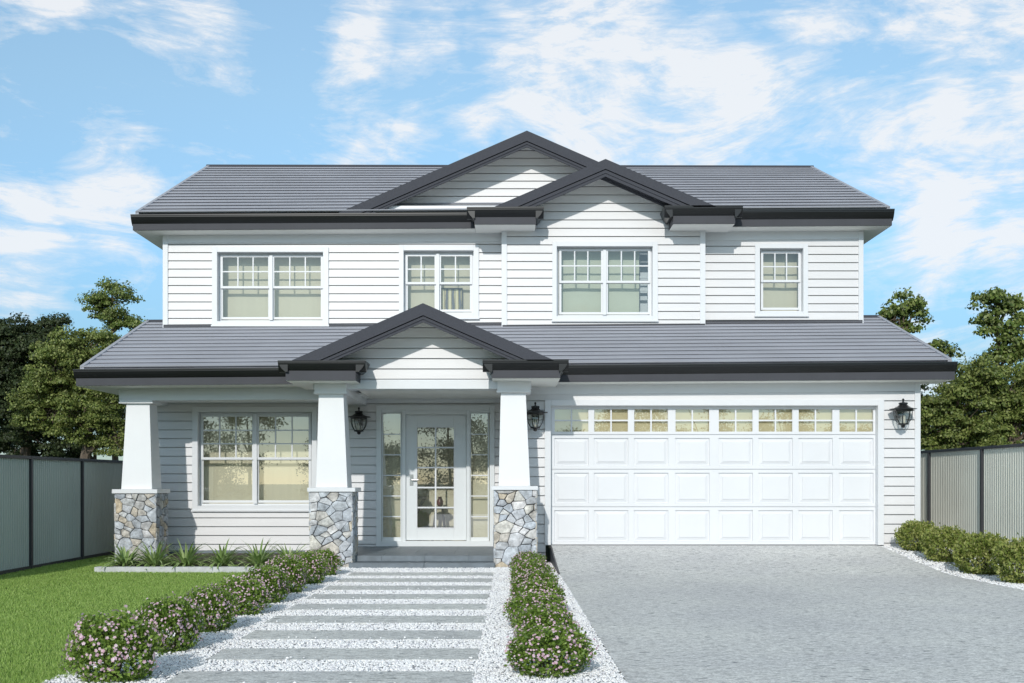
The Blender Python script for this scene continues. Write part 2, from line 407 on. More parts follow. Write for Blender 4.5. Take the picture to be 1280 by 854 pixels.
# ------------------------------------------------------------------ windows
def window(Y, outer, inner, glasses, rows_top, cols, ty, ly, blind='blind_cream', art=False, folds=True, label=None, gl='glass'):
    """outer/inner = px boxes (x0,x1,y0,y1); glasses = [(x0,x1)...]; ty = (y0,y1) upper glass, ly = lower glass"""
    yc = Y - 0.042
    ox0, ox1 = PX(outer[0], yc), PX(outer[1], yc); oz1, oz0 = PZ(outer[2], yc), PZ(outer[3], yc)
    ix0, ix1 = PX(inner[0], yc), PX(inner[1], yc); iz1, iz0 = PZ(inner[2], yc), PZ(inner[3], yc)
    m = MB()
    m.box(ox0, ix0, yc, Y + 0.02, oz0, oz1); m.box(ix1, ox1, yc, Y + 0.02, oz0, oz1)
    m.box(ix0, ix1, yc, Y + 0.02, iz1, oz1); m.box(ix0, ix1, yc, Y + 0.02, oz0, iz0)
    m.box(ox0 - 0.012, ox1 + 0.012, yc - 0.02, yc, oz0 - 0.012, oz0 + 0.02)      # sill nose
    w = m.build('window', 'white_trim', HP, bevel=0.003)
    if label: w['label'] = label
    r = MB(); yr = Y + 0.20   # reveal lining
    r.box(ix0 - 0.02, ix0, Y + 0.021, yr, iz0 - 0.02, iz1 + 0.02); r.box(ix1, ix1 + 0.02, Y + 0.021, yr, iz0 - 0.02, iz1 + 0.02)
    r.box(ix0, ix1, Y + 0.021, yr, iz1, iz1 + 0.02); r.box(ix0, ix1, Y + 0.021, yr, iz0 - 0.02, iz0)
    r.build('reveal', 'white_trim', w)
    yu, yl = Y + 0.095, Y + 0.125
    fr = MB()
    # outer frame + mullions between the sashes
    fr.frame(ix0 + 0.001, ix1 - 0.001, iz0 + 0.001, iz1 - 0.001, 0.035, Y + 0.11, Y + 0.185)
    for (a, b), (c, d) in zip(glasses[:-1], glasses[1:]):
        mid = (PX(b, yu) + PX(c, yu)) / 2; fr.box(mid - 0.03, mid + 0.03, Y + 0.06, Y + 0.182, iz0 + 0.036, iz1 - 0.036)
    fr.build('frame', 'white_trim', w, bevel=0.002)
    for (a, b) in glasses:
        s = MB(); t = 0.042
        x0, x1 = PX(a, yu), PX(b, yu); z0, z1 = PZ(ty[1], yu), PZ(ty[0], yu)
        s.frame(x0 - t, x1 + t, z0 - t, z1 + t, t, yu - 0.006, yu + 0.028)
        so = s.build('sash', 'white_trim', w, bevel=0.002)
        mu = MB(); g = 0.011
        for k in range(1, cols):
            xx = x0 + (x1 - x0) * k / cols; mu.box(xx - g, xx + g, yu - 0.002, yu + 0.022, z0, z1)
        for k in range(1, rows_top):
            zz = z0 + (z1 - z0) * k / rows_top; mu.box(x0, x1, yu - 0.005, yu + 0.019, zz - g, zz + g)
        mu.build('muntin', 'white_trim', w)
        q = MB(); q.quad((x0, yu + 0.011, z0), (x1, yu + 0.011, z0), (x1, yu + 0.011, z1), (x0, yu + 0.011, z1)); q.build('glass_pane', gl, w)
        s = MB(); x0, x1 = PX(a, yl), PX(b, yl); z0, z1 = PZ(ly[1], yl), PZ(ly[0], yl)
        s.frame(x0 - t, x1 + t, z0 - t, z1 + t * 0.8, t, yl, yl + 0.034, wt=t * 0.8)
        s.build('sash', 'white_trim', w, bevel=0.002)
        q = MB(); q.quad((x0, yl + 0.017, z0), (x1, yl + 0.017, z0), (x1, yl + 0.017, z1), (x0, yl + 0.017, z1)); q.build('glass_pane', gl, w)
    # fabric behind the glass, with soft vertical folds
    yb = Y + 0.34; bl = MB(); nf = 40
    bx0, bx1 = ix0 - 0.25, ix1 + 0.25
    if blind == 'blind_sage': bx1 = PX(799, yb)
    for k in range(nf):
        xa = bx0 + (bx1 - bx0) * k / nf; xb = bx0 + (bx1 - bx0) * (k + 1) / nf
        fa = lambda u: 0.018 * math.sin(u * 9.0) * math.exp(-((u * 0.9) % 3.1)) if folds else 0.0
        bl.quad((xa, yb + fa(xa), iz0 - 0.2), (xb, yb + fa(xb), iz0 - 0.2), (xb, yb + fa(xb), iz1 + 0.2), (xa, yb + fa(xa), iz1 + 0.2))
    bl.build('blind', blind, w, smooth=True)
    bb = MB()   # the room behind
    bb.box(ix0 - 0.4, ix1 + 0.4, yb + 0.35, yb + 0.4, iz0 - 0.3, iz1 + 0.3)
    bb.box(ix0 - 0.45, ix0 - 0.4, Y + 0.205, yb + 0.4, iz0 - 0.3, iz1 + 0.3); bb.box(ix1 + 0.4, ix1 + 0.45, Y + 0.205, yb + 0.4, iz0 - 0.3, iz1 + 0.3)
    bb.box(ix0 - 0.4, ix1 + 0.4, Y + 0.205, yb + 0.35, iz1 + 0.25, iz1 + 0.3); bb.box(ix0 - 0.4, ix1 + 0.4, Y + 0.205, yb + 0.35, iz0 - 0.3, iz0 - 0.25)
    bb.build('room_lining', 'pale_room' if blind == 'blind_sage' else 'inner_wall', w)
    if blind == 'blind_sage':
        rm = MB(); yy = yb + 0.2
        rm.frame(PX(797, yy), PX(812, yy), PZ(392, yy), PZ(345, yy), 0.04, yy, yy + 0.03)
        rm.box(PX(797, yy), PX(812, yy), yy + 0.002, yy + 0.028, PZ(364, yy), PZ(361, yy)); rm.build('dresser', 'pale_room', w)
    if art:
        ar = MB(); ya = yb - 0.06
        x0, x1 = PX(551.5, ya), PX(577.5, ya); z0, z1 = PZ(388.5, ya), PZ(361, ya)
        ar.box(x0, x1, ya, ya + 0.015, z0, z1); ao = ar.build('wall_print', 'birch_print', w)
        af = MB(); af.frame(x0 - 0.012, x1 + 0.012, z0 - 0.012, z1 + 0.012, 0.022, ya - 0.012, ya + 0.018)
        for k in range(1, 6):
            xx = x0 + (x1 - x0) * k / 6; af.box(xx - 0.004, xx + 0.004, ya - 0.01, ya - 0.001, z0, z1)
        af.build('print_frame', 'post_metal', w)
    return (ox0 + 0.01, ox1 - 0.01, oz0 + 0.01, oz1 - 0.01)

h1 = window(YU, (264.8, 410.6, 309.0, 407.5), (271.3, 403.8, 315, 401.5), [(278.5, 335.3), (342.9, 401)], 2, 3, (321.7, 357.8), (361.9, 396.5),
            label='wide six over one double window above the porch lawn side', gl='upper_glass')
h2 = window(YU, (498.6, 598.5, 306, 398.4), (504.4, 591.9, 313, 391.5), [(509.7, 543.2), (551.3, 587.4)], 2, 2, (320.5, 352.7), (357, 387), art=True,
            label='double window partly hidden by the porch gable peak with a birch print inside', gl='upper_glass')
h3 = window(YB, (690.4, 822.4, 302.2, 401.5), (696, 815.8, 307.8, 395), [(701.8, 751.3), (760, 810)], 2, 3, (314, 351), (354.6, 390.3), blind='blind_sage',
            label='double window in the projecting bay with sage green blinds', gl='upper_glass')
h4 = window(YU, (944, 1010.3, 304.6, 395.2), (950, 1004.2, 310.3, 389.5), [(954, 997.8)], 2, 3, (317, 350), (353.8, 384.6),
            label='narrow single window above the garage', gl='upper_glass')
h5 = window(YP, (240, 396, 508.4, 638.8), (247, 389.8, 515, 632.5), [(254.2, 315.2), (323.6, 385.8)], 3, 3, (521, 571.7), (575.5, 625.5), blind='blind_pale',
            label='large nine over one double window under the porch roof')

# ------------------------------------------------------------------ weatherboard walls
UXL, UXR = PX(205, YU), PX(1077.5, YU)
zub = PZ(416, YU); zut = PZ(294, YU)
m = MB()
boards(m, YU, zub, zut, lambda z: UXL, lambda z: PX(632, YU), 0.04 + 0.15 * 26, holes=[h1, h2]); m.build('weatherboard_wall', 'white_board', HP)
m = MB()
boards(m, YU, PZ(410, YU), zut, lambda z: PX(870, YU), lambda z: UXR, 0.007, holes=[h4]); m.build('weatherboard_wall', 'white_board', HP)
# bay wall with its gable
bx0, bx1 = PX(628, YB), PX(881, YB)
baz = PZ(198.7, YBG) - 0.03; bax = PX(757.0, YBG); bs = 0.43
bze = PZ(285, YB)
m = MB()
def bl_(z): return bx0 if z < bze else max(bx0, bax - (baz - z) / bs)
def br_(z): return bx1 if z < bze else min(bx1, bax + (baz - z) / bs)
boards(m, YB, PZ(414, YB), baz, bl_, br_, 0.129, holes=[h3], breaks=[bze, baz]); m.build('gable_wall', 'white_board', HP)
# sides of the bay
m = MB(); m.box(bx0, bx0 + 0.02, YB + 0.015, YU, PZ(414, YB), bze); m.build('bay_cheek', 'white_board', HP)
m = MB(); m.box(bx1 - 0.02, bx1, YB + 0.015, YU, PZ(414, YB), bze); m.build('bay_cheek', 'white_board', HP)
# upper sides and back
def plain_box(x0, x1, y0, y1, z0, z1, name):
    m = MB()
    for X, s in ((x0, 1), (x1, -1)):
        n = int((z1 - z0) / 0.15)
        for k in range(n + 1):
            za = z0 + k * 0.15; zb = min(za + 0.15, z1)
            if zb - za < 0.01: continue
            m.quad((X - s * 0.016, y0, za), (X - s * 0.004, y0, zb), (X - s * 0.004, y1, zb), (X - s * 0.016, y1, za))
            m.quad((X - s * 0.016, y0, za), (X - s * 0.016, y1, za), (X, y1, za), (X, y0, za))
    m.quad((x0, y1, z0), (x0, y1, z1), (x1, y1, z1), (x1, y1, z0))
    return m.build(name, 'white_board', HP)
plain_box(UXL, UXR, YU + 0.02, 29.0, zub - 0.5, zut, 'weatherboard_wall')
LXL, LXR = PX(182, YP), PX(1150, YG)
plain_box(LXL, LXR, YP + 0.02, 29.0, 0.0, PZ(487, YG), 'weatherboard_wall')
m = MB()
m.box(LXR - 0.02, LXR, YG + 0.02, YP + 0.02, 0, PZ(480, YG)); m.build('weatherboard_wall', 'white_board', HP)

# porch wall
pz0, pz1 = 0.10, PZ(499.0, YP)
door_hole = (PX(471, YP), PX(617.5, YP), 0.0, PZ(507.5, YP))
m = MB(); boards(m, YP, pz0, pz1, lambda z: LXL, lambda z: PX(650, YP), 0.045, holes=[h5, door_hole]); m.build('weatherboard_wall', 'white_board', HP)
m = MB(); m.box(LXL, PX(470, YP), YP - 0.012, YP + 0.02, -0.05, 0.10); m.build('plinth', 'bluestone', HP)
# garage wall
gy = YG
ghole = (PX(682, gy), PX(1104, gy), 0.0, PZ(500, gy))
m = MB(); boards(m, gy, -0.02, PZ(478, gy), lambda z: PX(646, gy), lambda z: PX(1146, gy), 0.143, holes=[ghole]); m.build('weatherboard_wall', 'white_board', HP)
# wall between garage front and porch wall
m = MB(); m.box(PX(646, gy), PX(646, gy) + 0.05, gy + 0.02, YP, 0, PZ(478, gy)); m.build('weatherboard_wall', 'white_board', HP)

# trims
m = MB()
m.pxbox(203.3, 209.7, 290, 414, YU - 0.034, 0.05); m.build('corner_trim', 'white_trim', HP, bevel=0.003)
m = MB(); m.pxbox(1073.4, 1079.5, 289, 410, YU - 0.034, 0.05); m.build('corner_trim', 'white_trim', HP, bevel=0.003)
m = MB(); m.pxbox(627, 633.7, 286, 414, YB - 0.034, 0.05); m.build('corner_trim', 'white_trim', HP, bevel=0.003)
m = MB(); m.pxbox(875.2, 881.8, 284, 412, YB - 0.034, 0.05); m.build('corner_trim', 'white_trim', HP, bevel=0.003)
m = MB(); m.pxbox(1143.8, 1150.8, 475, 697, YG - 0.034, 0.05); m.build('corner_trim', 'white_trim', HP, bevel=0.003)
def pxframe_beam(px0, px1, y0l, y1l, y0r, y1r, Y, t):
    """beam whose ends may sit at slightly different heights"""
    a = P(px0, y1l, Y); b = P(px1, y1r, Y); c = P(px1, y0r, Y); d = P(px0, y0l, Y)
    mb = MB(); k = Vector((0, t, 0))
    mb.hexa([a, b, b + k, a + k], [d, c, c + k, d + k]); return mb
pxframe_beam(209.9, 627.5, 285, 303.5, 285, 301.8, YU - 0.022, 0.03).build('frieze_board', 'white_trim', HP, bevel=0.002)
pxframe_beam(881, 1073.2, 285, 300.5, 284, 298.5, YU - 0.022, 0.03).build('frieze_board', 'white_trim', HP, bevel=0.002)
pxframe_beam(663, 1143.6, 470, 492.8, 466, 489.2, YG - 0.022, 0.03).build('frieze_board', 'white_trim', HP, bevel=0.002)
pxframe_beam(195, 470, 496, 504.5, 496, 504, YP - 0.022, 0.03).build('frieze_board', 'white_trim', HP, bevel=0.002)
pxframe_beam(470.2, 652, 496, 504, 496, 503.5, YP - 0.022, 0.03).build('frieze_board', 'white_trim', HP, bevel=0.002)

# ------------------------------------------------------------------ roofs
def courses(mb, bl, br, tl, tr, n, h=0.038, riser=0.019, gap=None):
    """stepped flat-tile courses on the plane bl,br,tr,tl"""
    bl, br, tl, tr = map(Vector, (bl, br, tl, tr))
    nrm = (br - bl).cross(tl - bl).normalized()
    if nrm.z < 0: nrm = -nrm
    dt = 0.03 / (tl - bl).length
    W = br.x - bl.x
    spans = [(i, 0.0, 1.0) for i in range(n)]
    if gap: spans = [(0, 0.0, (gap[0] - bl.x) / W), (0, (gap[1] - bl.x) / W, 1.0)] + spans[1:]
    for i, u0, u1 in spans:
        L = lambda t: bl.lerp(tl, t).lerp(br.lerp(tr, t), u0); R = lambda t: bl.lerp(tl, t).lerp(br.lerp(tr, t), u1)
        t0, t1 = i / n, (i + 1) / n
        t1e = min(1.0, t1 + dt * 1.2)
        a, b = L(t0), R(t0); c, d = R(t1e), L(t1e)
        f1 = 0.004
        A, B, Cc, D = a + nrm * h, b + nrm * h, c + nrm * f1, d + nrm * f1
        mb.quad(A, B, Cc, D)
        a2, b2 = a + nrm * (h - riser), b + nrm * (h - riser)
        mb.quad(a2, b2, B, A)
        ai, bi = L(min(1, t0 + dt)), R(min(1, t0 + dt))
        ai2, bi2 = ai + nrm * (h - riser), bi + nrm * (h - riser)
        mb.quad(ai2, bi2, b2, a2)
        ad, bd = ai + nrm * 0.0, bi + nrm * 0.0
        mb.quad(ad, bd, bi2, ai2)
        # ends
        for p, q, r_, s_ in ((a, A, D, L(t1e)), (b, B, Cc, R(t1e))): mb.quad(p, q, r_, s_)
    # underside
    k = nrm * 0.01
    a_, b_ = (bl.lerp(tl, 1 / n), br.lerp(tr, 1 / n)) if gap else (bl, br)
    mb.quad(a_ - k, tl - k, tr - k, b_ - k)
    return mb
# upper main roof
YR = 24.8
ubl, ubr = P(170, 267.0, YUE + 0.05), P(1112, 261.0, YUE + 0.05)
utl, utr = P(260, 208.8, YR), P(1015, 210.0, YR)
m = MB(); courses(m, ubl, ubr, utl, utr, 17, h=0.046, riser=0.019, gap=(PX(660, YBG), PX(850, YBG)))
bk = 29.6
bbl, bbr = Vector((ubl.x, bk, ubl.z)), Vector((ubr.x, bk, ubr.z))
courses(m, bbr, bbl, utr, utl, 17)
m.build('roof', 'roof_tile', HP)
for a, b_, s_ in ((ubl, utl, 1), (ubr, utr, -1), (bbl, utl, 1), (bbr, utr, -1)):
    q = Vector((s_ * 0.05, 0, 0)); u = Vector((0, 0, 0.042)); d_ = Vector((0, 0, -0.05)); o_ = Vector((-s_ * 0.012, 0, 0)); m = MB()
    m.hexa([a + o_ + d_, a + q + d_, b_ + q + d_, b_ + o_ + d_], [a + o_ + u, a + q + u, b_ + q + u, b_ + o_ + u]); m.build('verge', 'roof_tile', HP)
m = MB(); m.tube([utl + Vector((-0.03, 0, 0.0)), utr + Vector((0.03, 0, 0.0))], 0.055, 8); m.build('ridge_cap', 'barge_metal', HP)
# gable ends of the main roof
for a, t, b, s in ((ubl, utl, bbl, -1), (ubr, utr, bbr, 1)):
    i = Vector((-s * 0.04, 0, -0.03)); m = MB()
    m.add([a + i, t + i, b + i], [(0, 1, 2)]); m.build('gable_wall', 'white_board', HP)
# lower skirt roof
YL0, YL1 = YE + 0.05, 21.0
lbl, lbr = P(101, 460.6, YL0), P(1189, 451.6, YL0)
ltl, ltr = P(184, 403.0, YL1), P(1099, 397.2, YL1)
m = MB(); courses(m, lbl, lbr, ltl, ltr, 13); m.build('roof', 'roof_tile', HP)
m = MB(); m.tube([ltl, Vector((UXL, YL1, PZ(402.8, YL1)))], 0.05, 8); m.build('ridge_cap', 'barge_metal', HP); m = MB(); m.tube([Vector((UXR, YL1, PZ(397.3, YL1))), ltr], 0.05, 8); m.build('ridge_cap', 'barge_metal', HP)
for a, t, s in ((lbl, ltl, 1), (lbr, ltr, -1)):
    i = Vector((s * 0.04, 0, -0.03)); m = MB()
    m.add([a + i, t + i, Vector((t.x, t.y, a.z)) + i], [(0, 1, 2)]); m.build('gable_wall', 'white_board', HP)
for a, b_, s_ in ((lbl, ltl, 1), (lbr, ltr, -1)):
    q = Vector((s_ * 0.05, 0, 0)); u = Vector((0, 0, 0.042)); d_ = Vector((0, 0, -0.05)); o_ = Vector((-s_ * 0.012, 0, 0)); m = MB()
    m.hexa([a + o_ + d_, a + q + d_, b_ + q + d_, b_ + o_ + d_], [a + o_ + u, a + q + u, b_ + q + u, b_ + o_ + u]); m.build('verge', 'roof_tile', HP)
# side roofs running back beside the upper storey
m = MB()
m.quad(ltl, Vector((UXL, YL1, ltl.z)), Vector((UXL, 29.3, ltl.z)), Vector((ltl.x, 29.3, ltl.z))); m.build('roof', 'roof_tile', HP)
m = MB()
m.quad(ltr, Vector((UXR, YL1, ltr.z)), Vector((UXR, 29.3, ltr.z)), Vector((ltr.x, 29.3, ltr.z))); m.build('roof', 'roof_tile', HP)
# flashing where the upper walls meet the skirt roof
def roofz(x, Y):
    u = (x - lbl.x) / (lbr.x - lbl.x); t = (Y - YL0) / (YL1 - YL0)
    return (lbl.z * (1 - t) + ltl.z * t) * (1 - u) + (lbr.z * (1 - t) + ltr.z * t) * u
m = MB()
for x0, x1, Y in ((UXL, bx0, YU), (bx0, bx1, YB), (bx1, UXR, YU)):
    z0, z1 = roofz(x0, Y), roofz(x1, Y); k = Vector((0, 0.03, 0)); yy = Y - 0.035
    m.hexa([(x0, yy, z0 - 0.02), (x1, yy, z1 - 0.02), (x1, Y, z1 - 0.02), (x0, Y, z0 - 0.02)],
           [(x0, yy, z0 + 0.055), (x1, yy, z1 + 0.055), (x1, Y, z1 + 0.065), (x0, Y, z0 + 0.065)])
m.build('flashing', 'fascia_metal', HP)

# gutters: profile in (out, down)
GP = [(0.000, 0.00), (0.000, 0.13), (0.012, 0.17), (0.012, 0.24), (0.030, 0.50), (0.055, 0.74), (0.085, 0.90), (0.10, 1.0), (0.14, 1.0), (0.14, 0.06), (0.022, 0.06), (0.018, 0.0)]
def gutter(mb, p0, p1, h, inward, depth=0.14):
    """front top edge p0->p1, profile goes 'inward' and down by h"""
    p0, p1, inward = Vector(p0), Vector(p1), Vector(inward).normalized()
    n = len(GP); s = depth / 0.14
    vs = [p + inward * a * s + Vector((0, 0, -b * h)) for p in (p0, p1) for a, b in GP]
    fs = [tuple(range(n)), tuple(range(2 * n - 1, n - 1, -1))] + [(i, (i + 1) % n, (i + 1) % n + n, i + n) for i in range(n)]
    mb.add(vs, fs)
BK = (0, 1, 0)
# lower main gutter, two runs
def run(px0, py0, px1, py1, Y, hpx, side0=None, side1=None):
    h = hpx * Y / F
    m = MB(); a = P(px0, py0, Y); b = P(px1, py1, Y); gutter(m, a, b, h, BK)
    if side0 is not None: gutter(m, (a.x, a.y + 0.02, a.z), (a.x, side0, a.z), h, (1, 0, 0))
    if side1 is not None: gutter(m, (b.x, b.y + 0.02, b.z), (b.x, side1, b.z), h, (-1, 0, 0))
    m.build('gutter', 'gutter_metal', HP)
run(91, 461.5, 358, 459.3, YE, 13.2)
run(700, 456.3, 1197.5, 451.9, YE, 14.2)
run(163, 267.9, 596, 265.6, YUE, 13.0)
run(915, 262.0, 1118.5, 260.9, YUE, 13.5)
run(583.4, 258.6, 679.7, 258.2, YBG, 13.6, side0=YUE + 0.1, side1=YB - 0.02)
run(831, 256.9, 929, 256.5, YBG, 13.6, side0=YB - 0.02, side1=YUE + 0.1)
run(347, 450.6, 456.6, 450.6, YPG, 14.0, side0=YE + 0.1, side1=16.6)
run(603.2, 449.6, 711, 449.4, YPG, 14.6, side0=16.6, side1=YE + 0.1)

def eavebox(px0, px1, ytl, ytr, ybl, ybr, Y, Yback, name='fascia', side=True, xin0=0.0, xin1=0.0):
    """dark fascia board at depth Y and a pale soffit behind it back to Yback"""
    t = 0.025
    a, b, c, d = P(px0, ybl, Y), P(px1, ybr, Y), P(px1, ytr, Y), P(px0, ytl, Y)
    a.z -= 0; k = Vector((0, t, 0)); m = MB()
    m.hexa([a, b, b + k, a + k], [d, c, c + k, d + k])
    if side:
        for p, q, s in ((a, d, 1), (b, c, -1)):
            o = Vector((s * t, 0, 0)); bkv = Vector((0, Yback - Y - 0.0, 0))
            lo = [p + k, p + o + k, p + o + bkv, p + bkv] if s > 0 else [p + o + k, p + k, p + bkv, p + o + bkv]
            up = q.z - p.z
            m.hexa(lo, [v + Vector((0, 0, up)) for v in lo])
    m.build('fascia', 'fascia_metal', HP)
    m = MB(); e = -0.006
    A = Vector((a.x + 0.004, Y + t, a.z + e)); B = Vector((b.x - 0.004, Y + t, b.z + e))
    m.hexa([A, B, (B.x, Yback, B.z), (A.x, Yback, A.z)], [A + Vector((0, 0, 0.01)), B + Vector((0, 0, 0.01)), (B.x, Yback, B.z + 0.01), (A.x, Yback, A.z + 0.01)])
    m.build('soffit', 'soffit_paint', HP)
# main eaves (fascia sits behind the gutter)
eavebox(95, 372, 464, 461.5, 482.3, 480.0, YE + 0.075, YG + 1.5)
eavebox(690, 1193.5, 459, 455, 477.6, 474.4, YE + 0.075, YG + 0.3)
eavebox(166, 625, 270, 267, 287.8, 285.0, YUE + 0.075, 29.5)
eavebox(886, 1115, 264, 263, 283.3, 281.8, YUE + 0.075, 29.5)
eavebox(593, 669.8, 262, 262, 280.3, 280.3, YBG + 0.08, YB + 0.1)
eavebox(841.5, 919, 260, 260, 279.7, 279.5, YBG + 0.08, YB + 0.1)
eavebox(357, 444.5, 455, 455, 475.6, 475.6, YPG + 0.08, YG)
eavebox(614.5, 700.5, 454, 454, 472.6, 472.4, YPG + 0.08, YG)

# chevrons of the gables
def chev(mb, ax, az, slope, xl, xr, up, dn, y0, y1, zc=-1e9):
    """inverted V band: 'up'/'dn' are vertical offsets from the apex line"""
    zl = az - slope * (ax - xl); zr = az - slope * (xr - ax)
    for poly in ([(xl, zl + dn), (ax, az + dn), (ax, az + up), (xl, zl + up)], [(ax, az + dn), (xr, zr + dn), (xr, zr + up), (ax, az + up)]):
        q = clip(poly, 0.0, -1.0, -zc)
        if len(q) >= 3: mb.prism(q, y0, y1)
    return mb
def gable(axp, ayp, midp, inp, lxp, rxp, slope, Y, Ywall, Yback, feet=None, cut=0):
    ax, az = PX(axp, Y), PZ(ayp, Y); mid = -(midp - ayp) * Y / F; inn = -(inp - ayp) * Y / F
    xl, xr = PX(lxp, Y), PX(rxp, Y); zc = PZ(cut, Y)
    m = MB(); chev(m, ax, az, slope, xl, xr, 0.0, mid, Y, Y + 0.06, zc); m.build('barge_cap', 'barge_metal', HP)
    m = MB(); g = 0.012
    chev(m, ax, az, slope, xl, xr, mid - g, mid * 0.45 + inn * 0.55, Y + 0.025, Y + 0.06, zc)
    chev(m, ax, az, slope, xl, xr, mid * 0.45 + inn * 0.55, inn, Y + 0.04, Y + 0.07, zc)
    m.build('bargeboard', 'fascia_metal' if False else 'barge_metal', HP)
    m = MB(); yf, yb = Y + 0.071, Ywall + 0.03; d0, d1 = inn + 0.02, -0.07  # lining tilted up behind the barge, unseen, to lighten the shaded gable wall
    for x in (xl, xr):
        z = az - slope * abs(x - ax); t_ = min(1.0, max(0.0, (az + inn - zc - 0.01) / (az - z))) ; x = ax + (x - ax) * t_; z = az - slope * abs(x - ax)
        A = [Vector((x, yf, z + d0)), Vector((ax, yf, az + d0)), Vector((ax, yb, az + d1)), Vector((x, yb, z + d1))]
        if x > ax: A = [A[1], A[0], A[3], A[2]]
        m.hexa(A, [v + Vector((0, 0, 0.015)) for v in A])
    m.build('soffit', 'soffit_paint', HP)
    m = MB()
    # roof planes behind the barge, cut where they run into the main roof
    zl = az - slope * (ax - xl); zr = az - slope * (xr - ax); t = 0.05
    for x, z in ((xl, zl), (xr, zr)):
        Yf = Ywall + 0.25 if feet is None else feet
        lo = [Vector((x, Y + 0.061, z - t)), Vector((ax, Y + 0.061, az - t)), Vector((ax, Yback, az - t)), Vector((x, Yf, z - t))]
        if x > ax: lo = [lo[1], lo[0], lo[3], lo[2]]
        m.hexa(lo, [v + Vector((0, 0, t - 0.002)) for v in lo])
    m.build('gable_roof', 'roof_tile', HP)
    return ax, az, xl, xr, inn
gable(658.6, 163.3, 176.0, 182.8, 424, 893, 0.4354, YBIG, 20.58, 23.9, feet=20.3, cut=267)
gable(757.0, 198.7, 211.0, 219.8, 614, 899, 0.430, YBG, YB, 22.6, feet=20.0, cut=258.5)
gable(528.7, 379.0, 394.0, 402.2, 365, 692, 0.4355, YPG, 16.68, 19.6, feet=17.4, cut=451)

# big gable wall above the main roof
Yw = 20.58; ax, az = PX(658.6, YBIG), PZ(163.3, YBIG) - 0.03; zb = PZ(268, Yw)
m = MB(); s_ = 0.4354
boards(m, Yw, zb, az, lambda z: ax - (az - z) / s_, lambda z: ax + (az - z) / s_, 0.06, pitch=0.140); m.build('gable_wall', 'white_board', HP)
m = MB(); m.box(PX(452, 20.2), PX(640, 20.2), 20.12, 20.55, PZ(268, 20.2), PZ(258.6, 20.2)); m.build('gable_ledge', 'white_trim', HP, bevel=0.004)
# porch gable wall + fascia beam below it
Yw = 16.68; ax, az = PX(528.7, YPG), PZ(379, YPG) - 0.03; zb = PZ(474.6, Yw)
xw0, xw1 = PX(392, Yw), PX(664, Yw)
m = MB(); boards(m, Yw, zb, az, lambda z: max(xw0, ax - (az - z) / 0.4355), lambda z: min(xw1, ax + (az - z) / 0.4355), zb - 0.004, pitch=0.1535,
                 breaks=[az - 0.4355 * (ax - xw0), az - 0.4355 * (xw1 - ax)])
m.build('gable_wall', 'white_board', HP)
m = MB(); m.box(xw0, xw1, Yw - 0.03, Yw + 0.30, PZ(486.4, Yw), PZ(476.3, Yw)); m.box(xw0, xw1, Yw - 0.008, Yw + 0.02, PZ(476.3, Yw), zb)
m.build('porch_beam', 'white_trim', HP, bevel=0.003)
# porch ceiling
m = MB(); cz = PZ(486.6, 16.98) + 0.01
m.box(PX(440, 16.7), PX(640, 16.7) , 16.97, YP, cz, cz + 0.02); m.build('porch_ceiling', 'soffit_paint', HP)
m = MB(); m.box(LXL + 0.02, PX(440, 16.7) - 0.005, YE + 0.7, YP, PZ(499, YP) , PZ(499, YP) + 0.02); m.build('porch_ceiling', 'soffit_paint', HP)
# added unseen panel, no real frieze board, so no daylight leaks over the ceilings
m = MB(); m.box(LXL - 0.1, PX(640, 16.7), YP - 0.05, YP + 0.0, PZ(499, YP), PZ(440, YP)); m.build('frieze_board', 'white_board', HP)

# beam along the left porch
y0 = 17.86
m = MB()
pxb = pxframe_beam(148.7, 400, 484, 501, 481, 499.5, y0, 0.45); o = pxb.build('porch_beam', 'white_trim', HP, bevel=0.004)
m = MB(); m.box(PX(148.7, y0), PX(148.7, y0) + 0.40, y0 + 0.452, YP, PZ(501, y0), PZ(484, y0)); m.build('porch_beam', 'white_trim', HP)
# beams running from the middle columns back to the wall
m = MB(); Yc = 16.50
m.box(PX(399, Yc), PX(430.5, Yc), Yc + 0.55, YP - 0.03, PZ(492.5, Yc), PZ(478, Yc)); m.build('porch_beam', 'white_trim', HP)
m = MB(); m.box(PX(626, Yc), PX(652, Yc), Yc + 0.55, YG - 0.03, PZ(492, Yc), PZ(478, Yc)); m.build('porch_beam', 'white_trim', HP)

